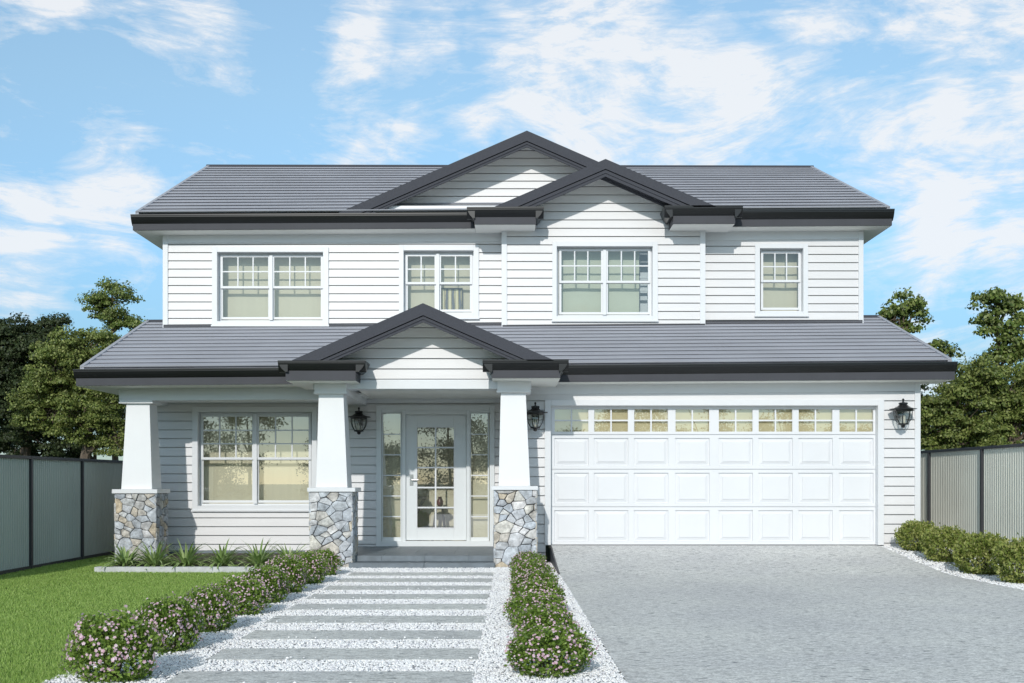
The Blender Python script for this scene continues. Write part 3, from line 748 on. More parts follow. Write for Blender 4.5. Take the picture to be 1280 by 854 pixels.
# ------------------------------------------------------------------ columns and stone piers
def flagstones(w, h, seed):
    r = random.Random(seed); pts = []; area = w * h; tries = 0
    while tries < 2500 and len(pts) < int(area / 0.0165):
        tries += 1
        p = (r.uniform(0, w), r.uniform(0, h)); rad = r.choice([0.06, 0.10, 0.16])
        if all(((p[0] - q[0]) / 1.45) ** 2 + (p[1] - q[1]) ** 2 > (0.5 * (rad + q[2])) ** 2 * 0.9 for q in pts): pts.append((p[0], p[1], rad))
    th = r.choice([-1, 1]) * r.uniform(0.25, 0.5); ct, st_ = math.cos(th), math.sin(th)
    K = lambda a, b: (a, b)
    kk = 1.8
    A11 = ct * ct + kk * st_ * st_; A12 = (1 - kk) * ct * st_ * -1; A22 = st_ * st_ + kk * ct * ct
    A12 = -(kk - 1) * ct * st_
    res = []
    for i, p in enumerate(pts):
        poly = [(0.0, 0.0), (w, 0.0), (w, h), (0.0, h)]
        for j, q in enumerate(pts):
            if i == j: continue
            # anisotropic weighted bisector
            dx, dz = (q[0] - p[0]), (q[1] - p[1])
            nx, nz = A11 * dx + A12 * dz, A12 * dx + A22 * dz
            ln = math.hypot(nx, nz); nx /= ln; nz /= ln
            f = 0.5 + 0.22 * (p[2] - q[2]) / (p[2] + q[2])
            mx, mz = p[0] + (q[0] - p[0]) * f, p[1] + (q[1] - p[1]) * f
            poly = clip(poly, nx, nz, nx * mx + nz * mz)
            if len(poly) < 3: break
        if len(poly) >= 3: res.append(poly)
    return res
def shrink(poly, g, w=None, h=None):
    n = len(poly)
    cur = poly
    for i in range(n):
        p, q = poly[i], poly[(i + 1) % n]
        ex, ez = q[0] - p[0], q[1] - p[1]; ln = math.hypot(ex, ez)
        if ln < 1e-6: continue
        nx, nz = ez / ln, -ex / ln
        cur = clip(cur, nx, nz, nx * p[0] + nz * p[1] - g)
        if len(cur) < 3: return []
    return cur
def chamfer(poly, r):
    out = []
    n = len(poly)
    for i in range(n):
        p0, p, p1 = poly[i - 1], poly[i], poly[(i + 1) % n]
        for a in (p0, p1):
            d = math.hypot(a[0] - p[0], a[1] - p[1]); f = min(0.35, r / max(d, 1e-6)); out.append((p[0] + (a[0] - p[0]) * f, p[1] + (a[1] - p[1]) * f))
    return out
def stone_pier(x0, x1, y0, y1, z0, z1, seed):
    m = MB(); m.mi = 1
    e = 0.022
    m.box(x0 + e, x1 - e, y0 + e, y1 - e, z0, z1)
    m.mi = 0
    faces = [((x0, y0), (1, 0), (0, -1), x1 - x0), ((x1, y0), (0, 1), (1, 0), y1 - y0), ((x1, y1), (-1, 0), (0, 1), x1 - x0), ((x0, y1), (0, -1), (-1, 0), y1 - y0)]
    for fi, (o, u, nrm, w) in enumerate(faces):
        r = random.Random(seed * 10 + fi)
        for poly in flagstones(w, z1 - z0, seed * 10 + fi):
            q = shrink(poly, r.uniform(0.002, 0.005))
            if len(q) < 3: continue
            q = chamfer(q, 0.007)
            q = [(a + r.uniform(-0.005, 0.005), b + r.uniform(-0.005, 0.005)) for a, b in q]
            th = r.uniform(-0.006, 0.008)
            c = (sum(a for a, b in q) / len(q), sum(b for a, b in q) / len(q))
            rings = []
            for s, d in ((1.0, -e - 0.004), (1.0, th - 0.010), (0.90, th), (0.55, th + r.uniform(0.0, 0.006))):
                rr = []
                for a, b in q:
                    a2, b2 = c[0] + (a - c[0]) * s, c[1] + (b - c[1]) * s; dd = d + (r.uniform(-0.003, 0.003) if s < 1 else 0)
                    a2 = min(max(a2, 0.0 if d < th else 0.0), w)
                    rr.append((o[0] + u[0] * a2 + nrm[0] * dd, o[1] + u[1] * a2 + nrm[1] * dd, z0 + b2))
                rings.append(rr)
            n = len(q); vs = [p for rr in rings for p in rr]; fs = []
            for k in range(3):
                for i in range(n): fs.append((k * n + i, k * n + (i + 1) % n, (k + 1) * n + (i + 1) % n, (k + 1) * n + i))
            fs.append(tuple(range(3 * n, 4 * n)))
            m.add(vs, fs)
    return m
def pier_and_column(Y, stone, cap, shaft_top, shaft_bot, capital, seed, depth, z0=0.0, fat_capital=False):
    """stone=(x0,x1,ytop), cap=(x0,x1,y0,y1), shaft_*=(x0,x1,y), capital=(x0,x1,y0,y1)"""
    x0, x1 = PX(stone[0], Y), PX(stone[1], Y); zt = PZ(cap[3], Y)
    m = stone_pier(x0, x1, Y, Y + depth, z0, zt - 0.001, seed); pr = m.build('stone_pier', ['stone', 'mortar'], HP)
    c = MB(); e = (x0 - PX(cap[0], Y)); yf = Y - 0.03
    c.box(PX(cap[0], yf), PX(cap[1], yf), yf, Y + depth + 0.03, zt, PZ(cap[2], yf)); c.build('pier_cap', 'white_trim', pr, bevel=0.004)
    ys = Y + 0.075; zc = PZ(cap[2], yf)
    bw = PX(shaft_bot[1], ys) - PX(shaft_bot[0], ys); tw = PX(shaft_top[1], ys + 0.03) - PX(shaft_top[0], ys + 0.03)
    bx, tx = PX(shaft_bot[0], ys), PX(shaft_top[0], ys + 0.03); zt2 = PZ(capital[3], ys + 0.03)
    s = MB(); yt = ys + (bw - tw) / 2
    s.hexa([(bx, ys, zc + 0.001), (bx + bw, ys, zc + 0.001), (bx + bw, ys + bw, zc + 0.001), (bx, ys + bw, zc + 0.001)],
           [(tx, yt, zt2), (tx + tw, yt, zt2), (tx + tw, yt + tw, zt2), (tx, yt + tw, zt2)])
    col = s.build('porch_column', 'column_paint', HP, bevel=0.004)
    yk = yt - 0.05; k = MB()
    k.box(PX(capital[0], yk), PX(capital[1], yk), yk, yk + tw + 0.10, PZ(capital[3], yk) + 0.001, PZ(capital[2], yk))
    k.box(PX(capital[0], yk) - 0.012, PX(capital[1], yk) + 0.012, yk - 0.012, yk + tw + 0.112, PZ(capital[3], yk) + 0.003, PZ(capital[3], yk) + 0.03)
    k.build('capital', 'column_paint', col, bevel=0.003)
pier_and_column(17.72, (142.7, 195.2), (139.7, 196.4, 611.8, 616.9), (157.2, 186.2), (151.5, 190.0), (149.5, 190.0, 500.2, 504.6), 3, 0.62)
pier_and_column(16.50, (386.6, 440.6), (384.0, 444.0, 609.8, 614.8), (398.1, 429.0), (394.9, 434.3), (393.0, 432.8, 474.5, 492.4), 5, 0.58)
pier_and_column(16.50, (617.3, 671.3), (614.0, 672.6, 607.8, 612.6), (625.9, 657.2), (623.3, 662.7), (621.6, 662.4, 472.5, 490.8), 8, 0.60)

# ------------------------------------------------------------------ steps
m = MB()
fz = PZ(683.0, YP)
sx0, sx1 = PX(440, 16.73), PX(618, 16.73)
n = 6; xs = [sx0, PX(477, 16.73), PX(531, 16.73), PX(586, 16.73), sx1]
for a, b in zip(xs[:-1], xs[1:]): m.box(a + 0.003, b - 0.003, 16.73, 17.30, 0.085, fz)
m.box(sx0 + 0.003, sx1 - 0.003, 16.74, 17.29, 0.0, fz - 0.006)
yy = 17.30
while yy < YP + 0.05:
    xo = random.uniform(0, 0.3); xx = sx0 - 0.30
    while xx < sx1 + 0.35:
        m.box(xx + 0.003, min(xx + 0.595, sx1 + 0.35), yy + 0.003, min(yy + 0.597, YP + 0.1), fz - 0.04, fz - 0.001); xx += 0.6
    yy += 0.6
m.box(sx0 - 0.3, sx1 + 0.35, 17.3, YP + 0.1, 0.0, fz - 0.005)
m.build('porch_step', 'bluestone', HP, bevel=0.003)
m = MB(); xs = [sx0, PX(530, 16.36), sx1 + 0.01]
for a, b in zip(xs[:-1], xs[1:]): m.box(a + 0.003, b - 0.003, 16.36, 16.727, 0.0, 0.083)
m.build('porch_step', 'bluestone', HP, bevel=0.003)

# ------------------------------------------------------------------ entrance
Yd = YP
ent = MB()
yc = Yd - 0.04
ent.box(PX(470.2, yc), PX(476.5, yc), yc, Yd + 0.02, fz, PZ(506.7, yc)); ent.box(PX(612, yc), PX(618.2, yc), yc, Yd + 0.02, fz, PZ(506.7, yc))
ent.box(PX(476.5, yc), PX(612, yc), yc, Yd + 0.02, PZ(512.5, yc), PZ(506.7, yc))
ent.box(PX(476.5, yc), PX(612, yc), yc + 0.01, Yd + 0.16, fz, PZ(676.5, yc))       # threshold
e = ent.build('door_frame', 'door_paint', HP, bevel=0.003)
jm = MB()
for a, b in ((502.5, 507), (583, 587.4)): jm.box(PX(a, Yd), PX(b, Yd), Yd, Yd + 0.13, PZ(676.4, Yd), PZ(512.6, Yd))
jm.box(PX(476.6, Yd), PX(502.4, Yd), Yd, Yd + 0.13, PZ(515.8, Yd), PZ(512.6, Yd)); jm.box(PX(587.5, Yd), PX(611.9, Yd), Yd, Yd + 0.13, PZ(515.8, Yd), PZ(512.6, Yd))
jm.box(PX(507.05, Yd), PX(582.95, Yd), Yd, Yd + 0.13, PZ(518.4, Yd), PZ(512.6, Yd))
jm.box(PX(471, Yd), PX(476.5, Yd), Yd + 0.021, Yd + 0.13, fz, PZ(508, Yd)); jm.box(PX(612, Yd), PX(617.5, Yd), Yd + 0.021, Yd + 0.13, fz, PZ(508, Yd))
jm.build('jamb', 'door_paint', e, bevel=0.002)
def lite(parent, x0, x1, z0, z1, cols, rows, y, mat='white_trim', g=0.011, gl='glass'):
    q = MB(); q.quad((x0, y + 0.012, z0), (x1, y + 0.012, z0), (x1, y + 0.012, z1), (x0, y + 0.012, z1)); q.build('glass_pane', gl, parent)
    mu = MB()
    for k in range(1, cols):
        xx = x0 + (x1 - x0) * k / cols; mu.box(xx - g, xx + g, y - 0.003, y + 0.030, z0, z1)
    for k in range(1, rows):
        zz = z0 + (z1 - z0) * k / rows
        if cols == 1: b1 = MB(); b1.box(x0, x1, y, y + 0.027, zz - g, zz + g); b1.build('muntin', mat, parent)
        else: mu.box(x0, x1, y, y + 0.027, zz - g, zz + g)
    if mu.v: mu.build('muntin', mat, parent)
yd = Yd + 0.05
d = MB()
gx0, gx1, gz0, gz1 = PX(521.5, yd), PX(567.4, yd), PZ(659.7, yd), PZ(534.4, yd)
dx0, dx1, dz0, dz1 = PX(507.4, yd), PX(582.7, yd), PZ(675.4, yd), PZ(519.0, yd)
d.box(dx0, gx0, yd, yd + 0.045, dz0, dz1); d.box(gx1, dx1, yd, yd + 0.045, dz0, dz1)
d.box(gx0, gx1, yd, yd + 0.045, dz0, gz0); d.box(gx0, gx1, yd, yd + 0.045, gz1, dz1)
fd = d.build('front_door', 'door_paint', HP, bevel=0.003)
fd['label'] = 'pale grey front door with ten glass panes and a steel lever handle'
b = MB(); b.frame(gx0 - 0.02, gx1 + 0.02, gz0 - 0.02, gz1 + 0.02, 0.022, yd - 0.008, yd - 0.0005); b.build('glazing_bead', 'white_trim', fd)
lite(fd, gx0 + 0.001, gx1 - 0.001, gz0 + 0.001, gz1 - 0.001, 2, 5, yd + 0.008, g=0.013)
hd = MB(); hx, hz = PX(514.5, yd), PZ(600.0, yd)
hd.box(hx - 0.030, hx + 0.030, yd - 0.012, yd - 0.0005, hz - 0.095, hz + 0.095)
hd.tube([(hx + 0.005, yd - 0.012, hz), (hx + 0.005, yd - 0.06, hz)], 0.011, 10)
hd.tube([(hx, yd - 0.055, hz), (hx + 0.125, yd - 0.055, hz)], 0.011, 10)
hd.tube([(hx, yd - 0.012, hz + 0.055), (hx, yd - 0.022, hz + 0.055)], 0.018, 12)
hd.build('handle', 'steel', fd, bevel=0.002)
for a, b_ in ((478.7, 500.6), (588.8, 609.6)):
    y = Yd + 0.04; s = MB(); x0, x1, z0, z1 = PX(a, y), PX(b_, y), PZ(671.7, y), PZ(517, y)
    s.frame(x0 - 0.022, x1 + 0.022, PZ(676.3, y), z1 + 0.014, 0.022, y, y + 0.05, wt=0.014, wb=z0 - PZ(676.3, y))
    so = s.build('sidelight', 'door_paint', HP, bevel=0.002)
    bq = MB(); bq.box(x0 - 0.04, x1 + 0.04, y + 0.16, y + 0.17, z0 - 0.05, z1 + 0.05); bq.build('blind', 'blind_pale', so)
    lite(so, x0 + 0.001, x1 - 0.001, z0 + 0.001, z1 - 0.001, 1, 6, y + 0.01, g=0.009)
# the hall behind the door
hx0, hx1 = PX(455, YP), PX(640, YP)
m = MB(); hy = YP + 0.16
m.quad((hx0, 19.98, fz), (hx1, 19.98, fz), (hx1, 19.98, 2.9), (hx0, 19.98, 2.9))
m.quad((hx0, hy, fz), (hx0, 19.98, fz), (hx0, 19.98, 2.9), (hx0, hy, 2.9)); m.quad((hx1, hy, fz), (hx1, hy, 2.9), (hx1, 19.98, 2.9), (hx1, 19.98, fz))
m.quad((hx0, hy, 2.9), (hx0, 19.98, 2.9), (hx1, 19.98, 2.9), (hx1, hy, 2.9)); m.build('hall_lining', 'inner_wall', HP)
m = MB(); m.quad((hx0, hy, fz), (hx1, hy, fz), (hx1, 19.98, fz), (hx0, 19.98, fz)); m.build('hall_floor', 'inner_floor', HP)
# little side table with crossed legs and a stool in the hall
tb = empty('hall_table', (PX(524, 19.8), 19.8, fz)); tag(tb, 'dark side table with crossed legs seen through the front door glass', 'table')
tx = PX(524, 19.8)
m = MB(); m.box(tx - 0.42, tx + 0.16, 19.45, 19.78, fz + 0.80, fz + 0.84); m.build('tabletop', 'dark_wood', tb, bevel=0.004)
for yy in (19.48, 19.72):
    m = MB(); m.tube([(tx - 0.34, yy, fz), (tx + 0.10, yy, fz + 0.80)], 0.022, 6); m.build('leg', 'dark_wood', tb)
    m = MB(); m.tube([(tx + 0.05, yy + 0.03, fz), (tx - 0.30, yy + 0.03, fz + 0.80)], 0.022, 6); m.build('leg', 'dark_wood', tb)
st = empty('bar_stool', (PX(549, 19.62), 19.62, fz)); tag(st, 'tall dark stool with a turned post beside the hall table', 'stool')
tx = PX(549, 19.62)
m = MB(); m.lathe([(0.15, 0.0), (0.17, 0.02), (0.15, 0.045)], (tx, 19.62, fz + 0.62), 16); m.build('seat', 'dark_wood', st)
for a in range(4):
    t = math.pi / 4 + a * math.pi / 2
    m = MB(); m.tube([(tx + 0.18 * math.cos(t), 19.62 + 0.18 * math.sin(t), fz), (tx + 0.08 * math.cos(t), 19.62 + 0.08 * math.sin(t), fz + 0.62)], 0.017, 6); m.build('leg', 'dark_wood', st)
vs_ = MB(); vs_.lathe([(0.03, 0), (0.055, 0.03), (0.06, 0.09), (0.03, 0.15), (0.035, 0.17)], (PX(550, 19.62), 19.62, fz + 0.667), 14)
tag(vs_.build('vase', 'red_vase', None, smooth=True), 'small dark red vase standing on the stool in the hall', 'vase')

# ------------------------------------------------------------------ garage door
Yk = YG
gc = MB(); yc = Yk - 0.042; gb = PZ(681.3, Yk)
gc.box(PX(681.0, yc), PX(688.7, yc), yc, Yk + 0.02, gb, PZ(499.8, yc)); gc.box(PX(1097.6, yc), PX(1105.3, yc), yc, Yk + 0.02, gb, PZ(499.8, yc))
gc.box(PX(688.7, yc), PX(1097.6, yc), yc, Yk + 0.02, PZ(507.0, yc), PZ(499.8, yc))
garage_case = gc.build('garage_frame', 'white_trim', HP, bevel=0.004)
yg = Yk + 0.10
r = MB()
for a, b_ in ((684, 688.7), (1097.6, 1102)): r.box(PX(a, yc), PX(b_, yc), Yk + 0.021, yg + 0.05, gb, PZ(503, yc))
r.box(PX(688.75, yc), PX(1097.55, yc), Yk + 0.021, yg + 0.05, PZ(507.0, yc), PZ(503, yc)); r.build('reveal', 'white_trim', garage_case)
starts = [692.9, 742.4, 792.4, 844.0, 898.2, 948.0, 998.0, 1049.0]; PWD = 43.0
rows = [(507.4, 542.9), (543.7, 586.3), (587.1, 633.2), (634.0, 680.8)]
GXa, GXb = PX(689.0, yg), PX(1097.6, yg)
g = MB(); lites = []
for ri, (ya, yb) in enumerate(rows):
    z1, z0 = PZ(ya, yg), PZ(yb, yg)
    ins = (3.8, 2.8) if ri == 0 else (4.0, 4.0)
    pz1, pz0 = PZ(ya + ins[0], yg), PZ(yb - ins[1], yg)
    xs = [GXa]
    for s in starts:
        x0, x1 = PX(s, yg), PX(s + PWD, yg)
        g.box(xs[-1], x0, yg, yg + 0.04, z0, z1); g.box(x0, x1, yg, yg + 0.04, pz1, z1); g.box(x0, x1, yg, yg + 0.04, z0, pz0)
        xs.append(x1)
        if ri == 0: lites.append((x0, x1, pz0, pz1))
        else:
            # recessed moulded panel with a raised field
            t1, t2 = 0.016, 0.055
            def ring(ax0, ax1, az0, az1, ay): return [(ax0, ay, az0), (ax1, ay, az0), (ax1, ay, az1), (ax0, ay, az1)]
            R = [ring(x0, x1, pz0, pz1, yg), ring(x0 + 0.007, x1 - 0.007, pz0 + 0.007, pz1 - 0.007, yg + 0.030),
                 ring(x0 + 0.017, x1 - 0.017, pz0 + 0.017, pz1 - 0.017, yg + 0.030),
                 ring(x0 + 0.064, x1 - 0.064, pz0 + 0.064, pz1 - 0.064, yg + 0.012),
                 ring(x0 + 0.066, x1 - 0.066, pz0 + 0.066, pz1 - 0.066, yg + 0.002)]
            vs = [p for q in R for p in q]; fs = []
            for k in range(4):
                for i in range(4): fs.append((k * 4 + i, k * 4 + (i + 1) % 4, (k + 1) * 4 + (i + 1) % 4, (k + 1) * 4 + i))
            fs.append((16, 17, 18, 19)); g.add(vs, fs)
    g.box(xs[-1], GXb, yg, yg + 0.04, z0, z1)
for (a, b_) in zip(rows[:-1], rows[1:]):   # joint shadow gaps are backed by a recessed strip
    g.box(GXa, GXb, yg + 0.02, yg + 0.038, PZ(b_[0] + 0.3, yg), PZ(a[1] - 0.3, yg))
gd = g.build('garage_door', 'garage_paint', HP)
gd['label'] = 'white sectional double garage door with raised panels and a top row of glass'
for x0, x1, z0, z1 in lites:
    w = MB(); w.frame(x0, x1, z0, z1, 0.006, yg + 0.004, yg + 0.035)
    zz = (z0 + z1) / 2; xx = (x0 + x1) / 2
    w.box(xx - 0.012, xx + 0.012, yg + 0.006, yg + 0.03, z0 + 0.006, z1 - 0.006)
    w.box(x0 + 0.006, x1 - 0.006, yg + 0.009, yg + 0.027, zz - 0.012, zz + 0.012)
    w.build('muntin', 'garage_paint', gd)
    q = MB(); q.quad((x0, yg + 0.02, z0), (x1, yg + 0.02, z0), (x1, yg + 0.02, z1), (x0, yg + 0.02, z1)); q.build('glass_pane', 'glass', gd)
m = MB(); m.box(GXa, GXb, yg + 0.075, yg + 0.095, PZ(560, yg), PZ(495, yg)); m.build('blind', 'blind_warm', gd)
m = MB(); m.box(GXa - 0.03, GXb + 0.03, yg + 0.2, yg + 0.22, 0.2, PZ(490, yg)); m.box(GXa - 0.03, GXb + 0.03, yg + 0.055, yg + 0.2, PZ(500, yg), PZ(498, yg)); m.build('backing', 'inner_wall', gd)

# ------------------------------------------------------------------ wall lanterns
def lantern(px, py_top, Y, label):
    x = PX(px, Y - 0.16); zt = PZ(py_top, Y - 0.16); y = Y - 0.23; H = 0.455
    e = empty('wall_lantern', (x, Y - 0.02, zt - 0.25)); tag(e, label, 'wall lamp', 'black carriage lanterns on the front wall')
    top = MB(); c = (x, y, zt)
    top.lathe([(0.004, 0.0), (0.012, -0.008), (0.016, -0.022), (0.008, -0.034), (0.011, -0.045), (0.012, -0.058), (0.050, -0.064), (0.056, -0.072), (0.056, -0.088), (0.046, -0.092),
               (0.060, -0.115), (0.090, -0.140), (0.135, -0.158), (0.165, -0.160), (0.165, -0.170), (0.120, -0.176), (0.112, -0.200), (0.02, -0.200)], c, 8, math.pi / 8, 1.25)
    top.build('lamp_roof', 'black_metal', e)
    g = MB(); g.lathe([(0.100, -0.200), (0.098, -0.26), (0.085, -0.32), (0.062, -0.375), (0.04, -0.392)], c, 8, math.pi / 8, 1.25); g.build('lamp_glass', 'lamp_glass', e)
    rb = MB()
    for k in range(8):
        t = math.pi / 8 + k * math.pi / 4; cs, sn = math.cos(t), math.sin(t)
        rb.tube([(x + 1.25 * r_ * cs, y + 1.25 * r_ * sn, zt + z_) for r_, z_ in ((0.110, -0.195), (0.108, -0.26), (0.094, -0.325), (0.068, -0.378), (0.045, -0.396))], 0.0062, 5)
    rb.build('cage', 'black_metal', e)
    bt = MB(); bt.lathe([(0.05, -0.388), (0.066, -0.392), (0.066, -0.408), (0.038, -0.414), (0.022, -0.432), (0.026, -0.445), (0.012, -0.458), (0.003, -0.462)], c, 8, math.pi / 8, 1.25); bt.build('finial', 'black_metal', e)
    cd = MB()
    for dx, dy in ((-0.03, 0), (0.03, 0.01), (0, -0.03)): cd.lathe([(0.008, -0.388), (0.008, -0.31), (0.010, -0.305), (0.004, -0.275), (0.001, -0.262)], (x + dx, y + dy, zt), 8)
    cd.build('candle', 'candle', e)
    ar = MB(); ar.lathe([(0.0, 0), (0.055, 0), (0.055, 0.0)], (0, 0, 0), 4) if False else None
    ar = MB(); ar.box(x - 0.05, x + 0.05, Y - 0.045, Y - 0.017, zt - 0.30, zt - 0.12)
    ar.tube([(x, Y - 0.04, zt - 0.22), (x, Y - 0.07, zt - 0.10), (x, y + 0.06, zt - 0.10)], 0.012, 6)
    ar.build('wall_bracket', 'black_metal', e, bevel=0.003)
lantern(449.3, 509.5, YP, 'black lantern on the wall between the front door and the middle column')
lantern(669.0, 503.0, YG, 'black lantern between the porch column and the garage door')
lantern(1127.0, 498.6, YG, 'black lantern at the outer end of the garage wall near the fence')

# ------------------------------------------------------------------ ground
def sheet(name, poly, mat, kind='structure', label=None):
    m = MB(); m.add(poly, [tuple(range(len(poly)))]); o = m.build(name, mat); o['kind'] = kind
    if label: o['label'] = label
    return o
sheet('ground', [(-300, -300, -0.03), (300, -300, -0.03), (300, 300, -0.03), (-300, 300, -0.03)], 'ground_soil')
LAWN = [(-7.0, -4, 0.0), (-2.95, -4, 0.0), (-2.95, 15.2, 0.0), (-5.8, 15.6, 0.0), (-7.0, 30, 0.0)]
sheet('lawn', [(-7.0, -4, -0.002), (-2.95, -4, -0.002), (-2.95, 15.72, -0.002), (-5.85, 15.72, -0.002), (-5.85, 19.2, -0.002), (-6.6, 19.2, -0.002), (-6.6, 30, -0.002), (-7.0, 30, -0.002)], 'turf_soil')
sheet('gravel_bed', [(-2.95, -4, 0.004), (0.9, -4, 0.004), (0.72, 7.2, 0.004), (0.66, 17.7, 0.004), (-2.95, 17.7, 0.004)], 'gravel')
# driveway with ramp up to the garage
def dz(Y):
    if Y > 17.3: return 0.262 - (17.72 - Y) * 0.06
    pts = [(-4, 0.008), (13.2, 0.010), (14.6, 0.012), (15.2, 0.030), (16.44, 0.135), (17.3, 0.237)]
    for (a, b), (c, d) in zip(pts[:-1], pts[1:]):
        if Y <= c: return b + (d - b) * (Y - a) / (c - a)
    return pts[-1][1]
ys = [-4, 2, 7.2, 13.2, 14.2, 14.6, 14.9, 15.2, 15.8, 16.44, 16.9, 17.3, 17.70]
def dl(Y): return 0.735 + (0.625 - 0.735) * (Y - 7.165) / 10.5
def dr(Y): return 6.03 - 0.21 * (Y - 13.19) / 4.5 if Y > 13.19 else 6.03 + (13.19 - Y) * 0.015
m = MB(); vs = []; fs = []
for i, Y in enumerate(ys): vs += [(dl(Y), Y, dz(Y)), (dr(Y), Y, dz(Y))]
for i in range(len(ys) - 1): fs.append((2 * i, 2 * i + 1, 2 * i + 3, 2 * i + 2))
m.add(vs, fs)
m.box(PX(689, YG), PX(1097.6, YG), 17.70, YG + 0.3, 0.1, dz(17.7) - 0.001)
# kerb sides
for side in (dl, dr):
    for a, b_ in zip(ys[:-1], ys[1:]): m.quad((side(a), a, -0.02), (side(b_), b_, -0.02), (side(b_), b_, dz(b_)), (side(a), a, dz(a)))
o = m.build('driveway', 'drive_stone'); o['kind'] = 'structure'
# side wall of ramp (dark render)
m = MB(); a, b_ = 15.2, 17.68
m.hexa([(dl(a) - 0.02, a, -0.02), (dl(a) - 0.002, a, -0.02), (dl(b_) - 0.002, b_, -0.02), (dl(b_) - 0.02, b_, -0.02)],
       [(dl(a) - 0.02, a, dz(a) + 0.0), (dl(a) - 0.002, a, dz(a) + 0.0), (dl(b_) - 0.002, b_, dz(b_) + 0.0), (dl(b_) - 0.02, b_, dz(b_) + 0.0)])
o = m.build('ramp_edge', 'post_metal'); o['kind'] = 'structure'
# right-hand garden bed of gravel
vs = []; fs = []
for i, Y in enumerate(ys[1:] + [20.0, 29.0]):
    e_ = dr(min(Y, 17.7)); z = dz(min(Y, 17.7)) - 0.012
    vs += [(e_ - 0.0 if Y < 17.69 else e_, Y, z), (7.5, Y, z)]
n = len(ys) + 1
m = MB(); m.add(vs, [(2 * i, 2 * i + 1, 2 * i + 3, 2 * i + 2) for i in range(n - 1)]); o = m.build('gravel_bed', 'gravel'); o['kind'] = 'structure'

# pavers
names = ['first', 'second', 'third', 'fourth', 'fifth', 'sixth', 'seventh', 'eighth', 'ninth']
for k, yc in enumerate([15.25, 14.31, 13.31, 12.31, 11.32, 10.30, 9.27, 8.25, 7.23]):
    x0 = -2.21 + random.uniform(-0.03, 0.03); x1 = -0.25 + random.uniform(-0.015, 0.015); w = 0.265
    m = MB()
    n = 14; fr = [(x0 + (x1 - x0) * i / n, yc - w + random.uniform(-0.006, 0.006)) for i in range(n + 1)]
    bkk = [(x0 + (x1 - x0) * i / n, yc + w + random.uniform(-0.006, 0.006)) for i in range(n + 1)]
    ring = fr + bkk[::-1]; nn = len(ring)
    m.add([(x, y, -0.02) for x, y in ring] + [(x, y, 0.020) for x, y in ring], [tuple(range(nn, 2 * nn))] + [(i, (i + 1) % nn, (i + 1) % nn + nn, i + nn) for i in range(nn)])
    tag(m.build('stepping_slab', 'paver_stone', None, bevel=0.004), 'wide grey stone path slab, %s one from the porch steps' % names[k], 'paving slab', 'stone slabs set across the gravel path')

# loose white pebbles on top of the gravel sheet
ico = np.array([(0, 0, 1), (.894, 0, .447), (.276, .851, .447), (-.724, .526, .447), (-.724, -.526, .447), (.276, -.851, .447), (.724, .526, -.447), (-.276, .851, -.447), (-.894, 0, -.447), (-.276, -.851, -.447), (.724, -.526, -.447)])
icf = np.array([(0, 1, 2), (0, 2, 3), (0, 3, 4), (0, 4, 5), (0, 5, 1), (1, 6, 2), (2, 7, 3), (3, 8, 4), (4, 9, 5), (5, 10, 1), (6, 7, 2), (7, 8, 3), (8, 9, 4), (9, 10, 5), (10, 6, 1)])
def pebbles(name, pts, size, label):
    n = len(pts); s = size * rng.uniform(0.55, 1.35, (n, 1, 1)) * rng.uniform(0.7, 1.3, (n, 1, 3)) * np.array([1, 1, 0.7])
    a = rng.uniform(0, 6.28, n); ca, sa = np.cos(a)[:, None], np.sin(a)[:, None]
    v = ico[None] * s
    x = v[:, :, 0] * ca - v[:, :, 1] * sa; y = v[:, :, 0] * sa + v[:, :, 1] * ca
    v = np.stack([x, y, v[:, :, 2]], 2) + pts[:, None, :]
    f = icf[None] + (np.arange(n) * len(ico))[:, None, None]
    o = idx_mesh(name, v.reshape(-1, 3), f.reshape(-1, 3), 'pebble', smooth=True)
    tag(o, label, 'gravel', kind='stuff'); return o
def rand_gravel(n):
    # more, nearer the camera
    Y = 6.6 + (17.3 - 6.6) * rng.random(n) ** 1.25; X = rng.uniform(-2.98, 0.74, n)
    ok = X < (0.725 + (0.63 - 0.725) * (Y - 7.2) / 10.5 - 0.0)
    for yc in [15.25, 14.31, 13.31, 12.31, 11.32, 10.30, 9.27, 8.25, 7.23]:
        ins = (abs(Y - yc) < 0.262) & (X > -2.2) & (X < -0.26)
        keep = rng.random(n) < 0.035
        ok &= ~ins | (keep & (np.abs(np.abs(Y - yc) - 0.262) < 0.05))
    ok &= ~((Y > 16.35) & (X > sx0) & (X < sx1))
    z = np.where(np.any([(np.abs(Y - yc) < 0.262) & (X > -2.2) & (X < -0.26) for yc in [15.25, 14.31, 13.31, 12.31, 11.32, 10.30, 9.27, 8.25, 7.23]], axis=0), 0.026, 0.010)
    return np.stack([X, Y, z + rng.uniform(-0.002, 0.008, n)], 1)[ok]
pebbles('loose_gravel', rand_gravel(95000), 0.0092, 'loose white pebbles around the path slabs')
nY = 9000; Y = rng.uniform(12.6, 17.6, nY); X = rng.uniform(5.8, 7.35, nY); ok = X > np.array([dr(y) - 0.04 for y in Y])
pebbles('loose_gravel', np.stack([X, Y, np.array([dz(y) for y in Y])], 1)[ok], 0.013, 'loose white pebbles under the shrubs beside the driveway')

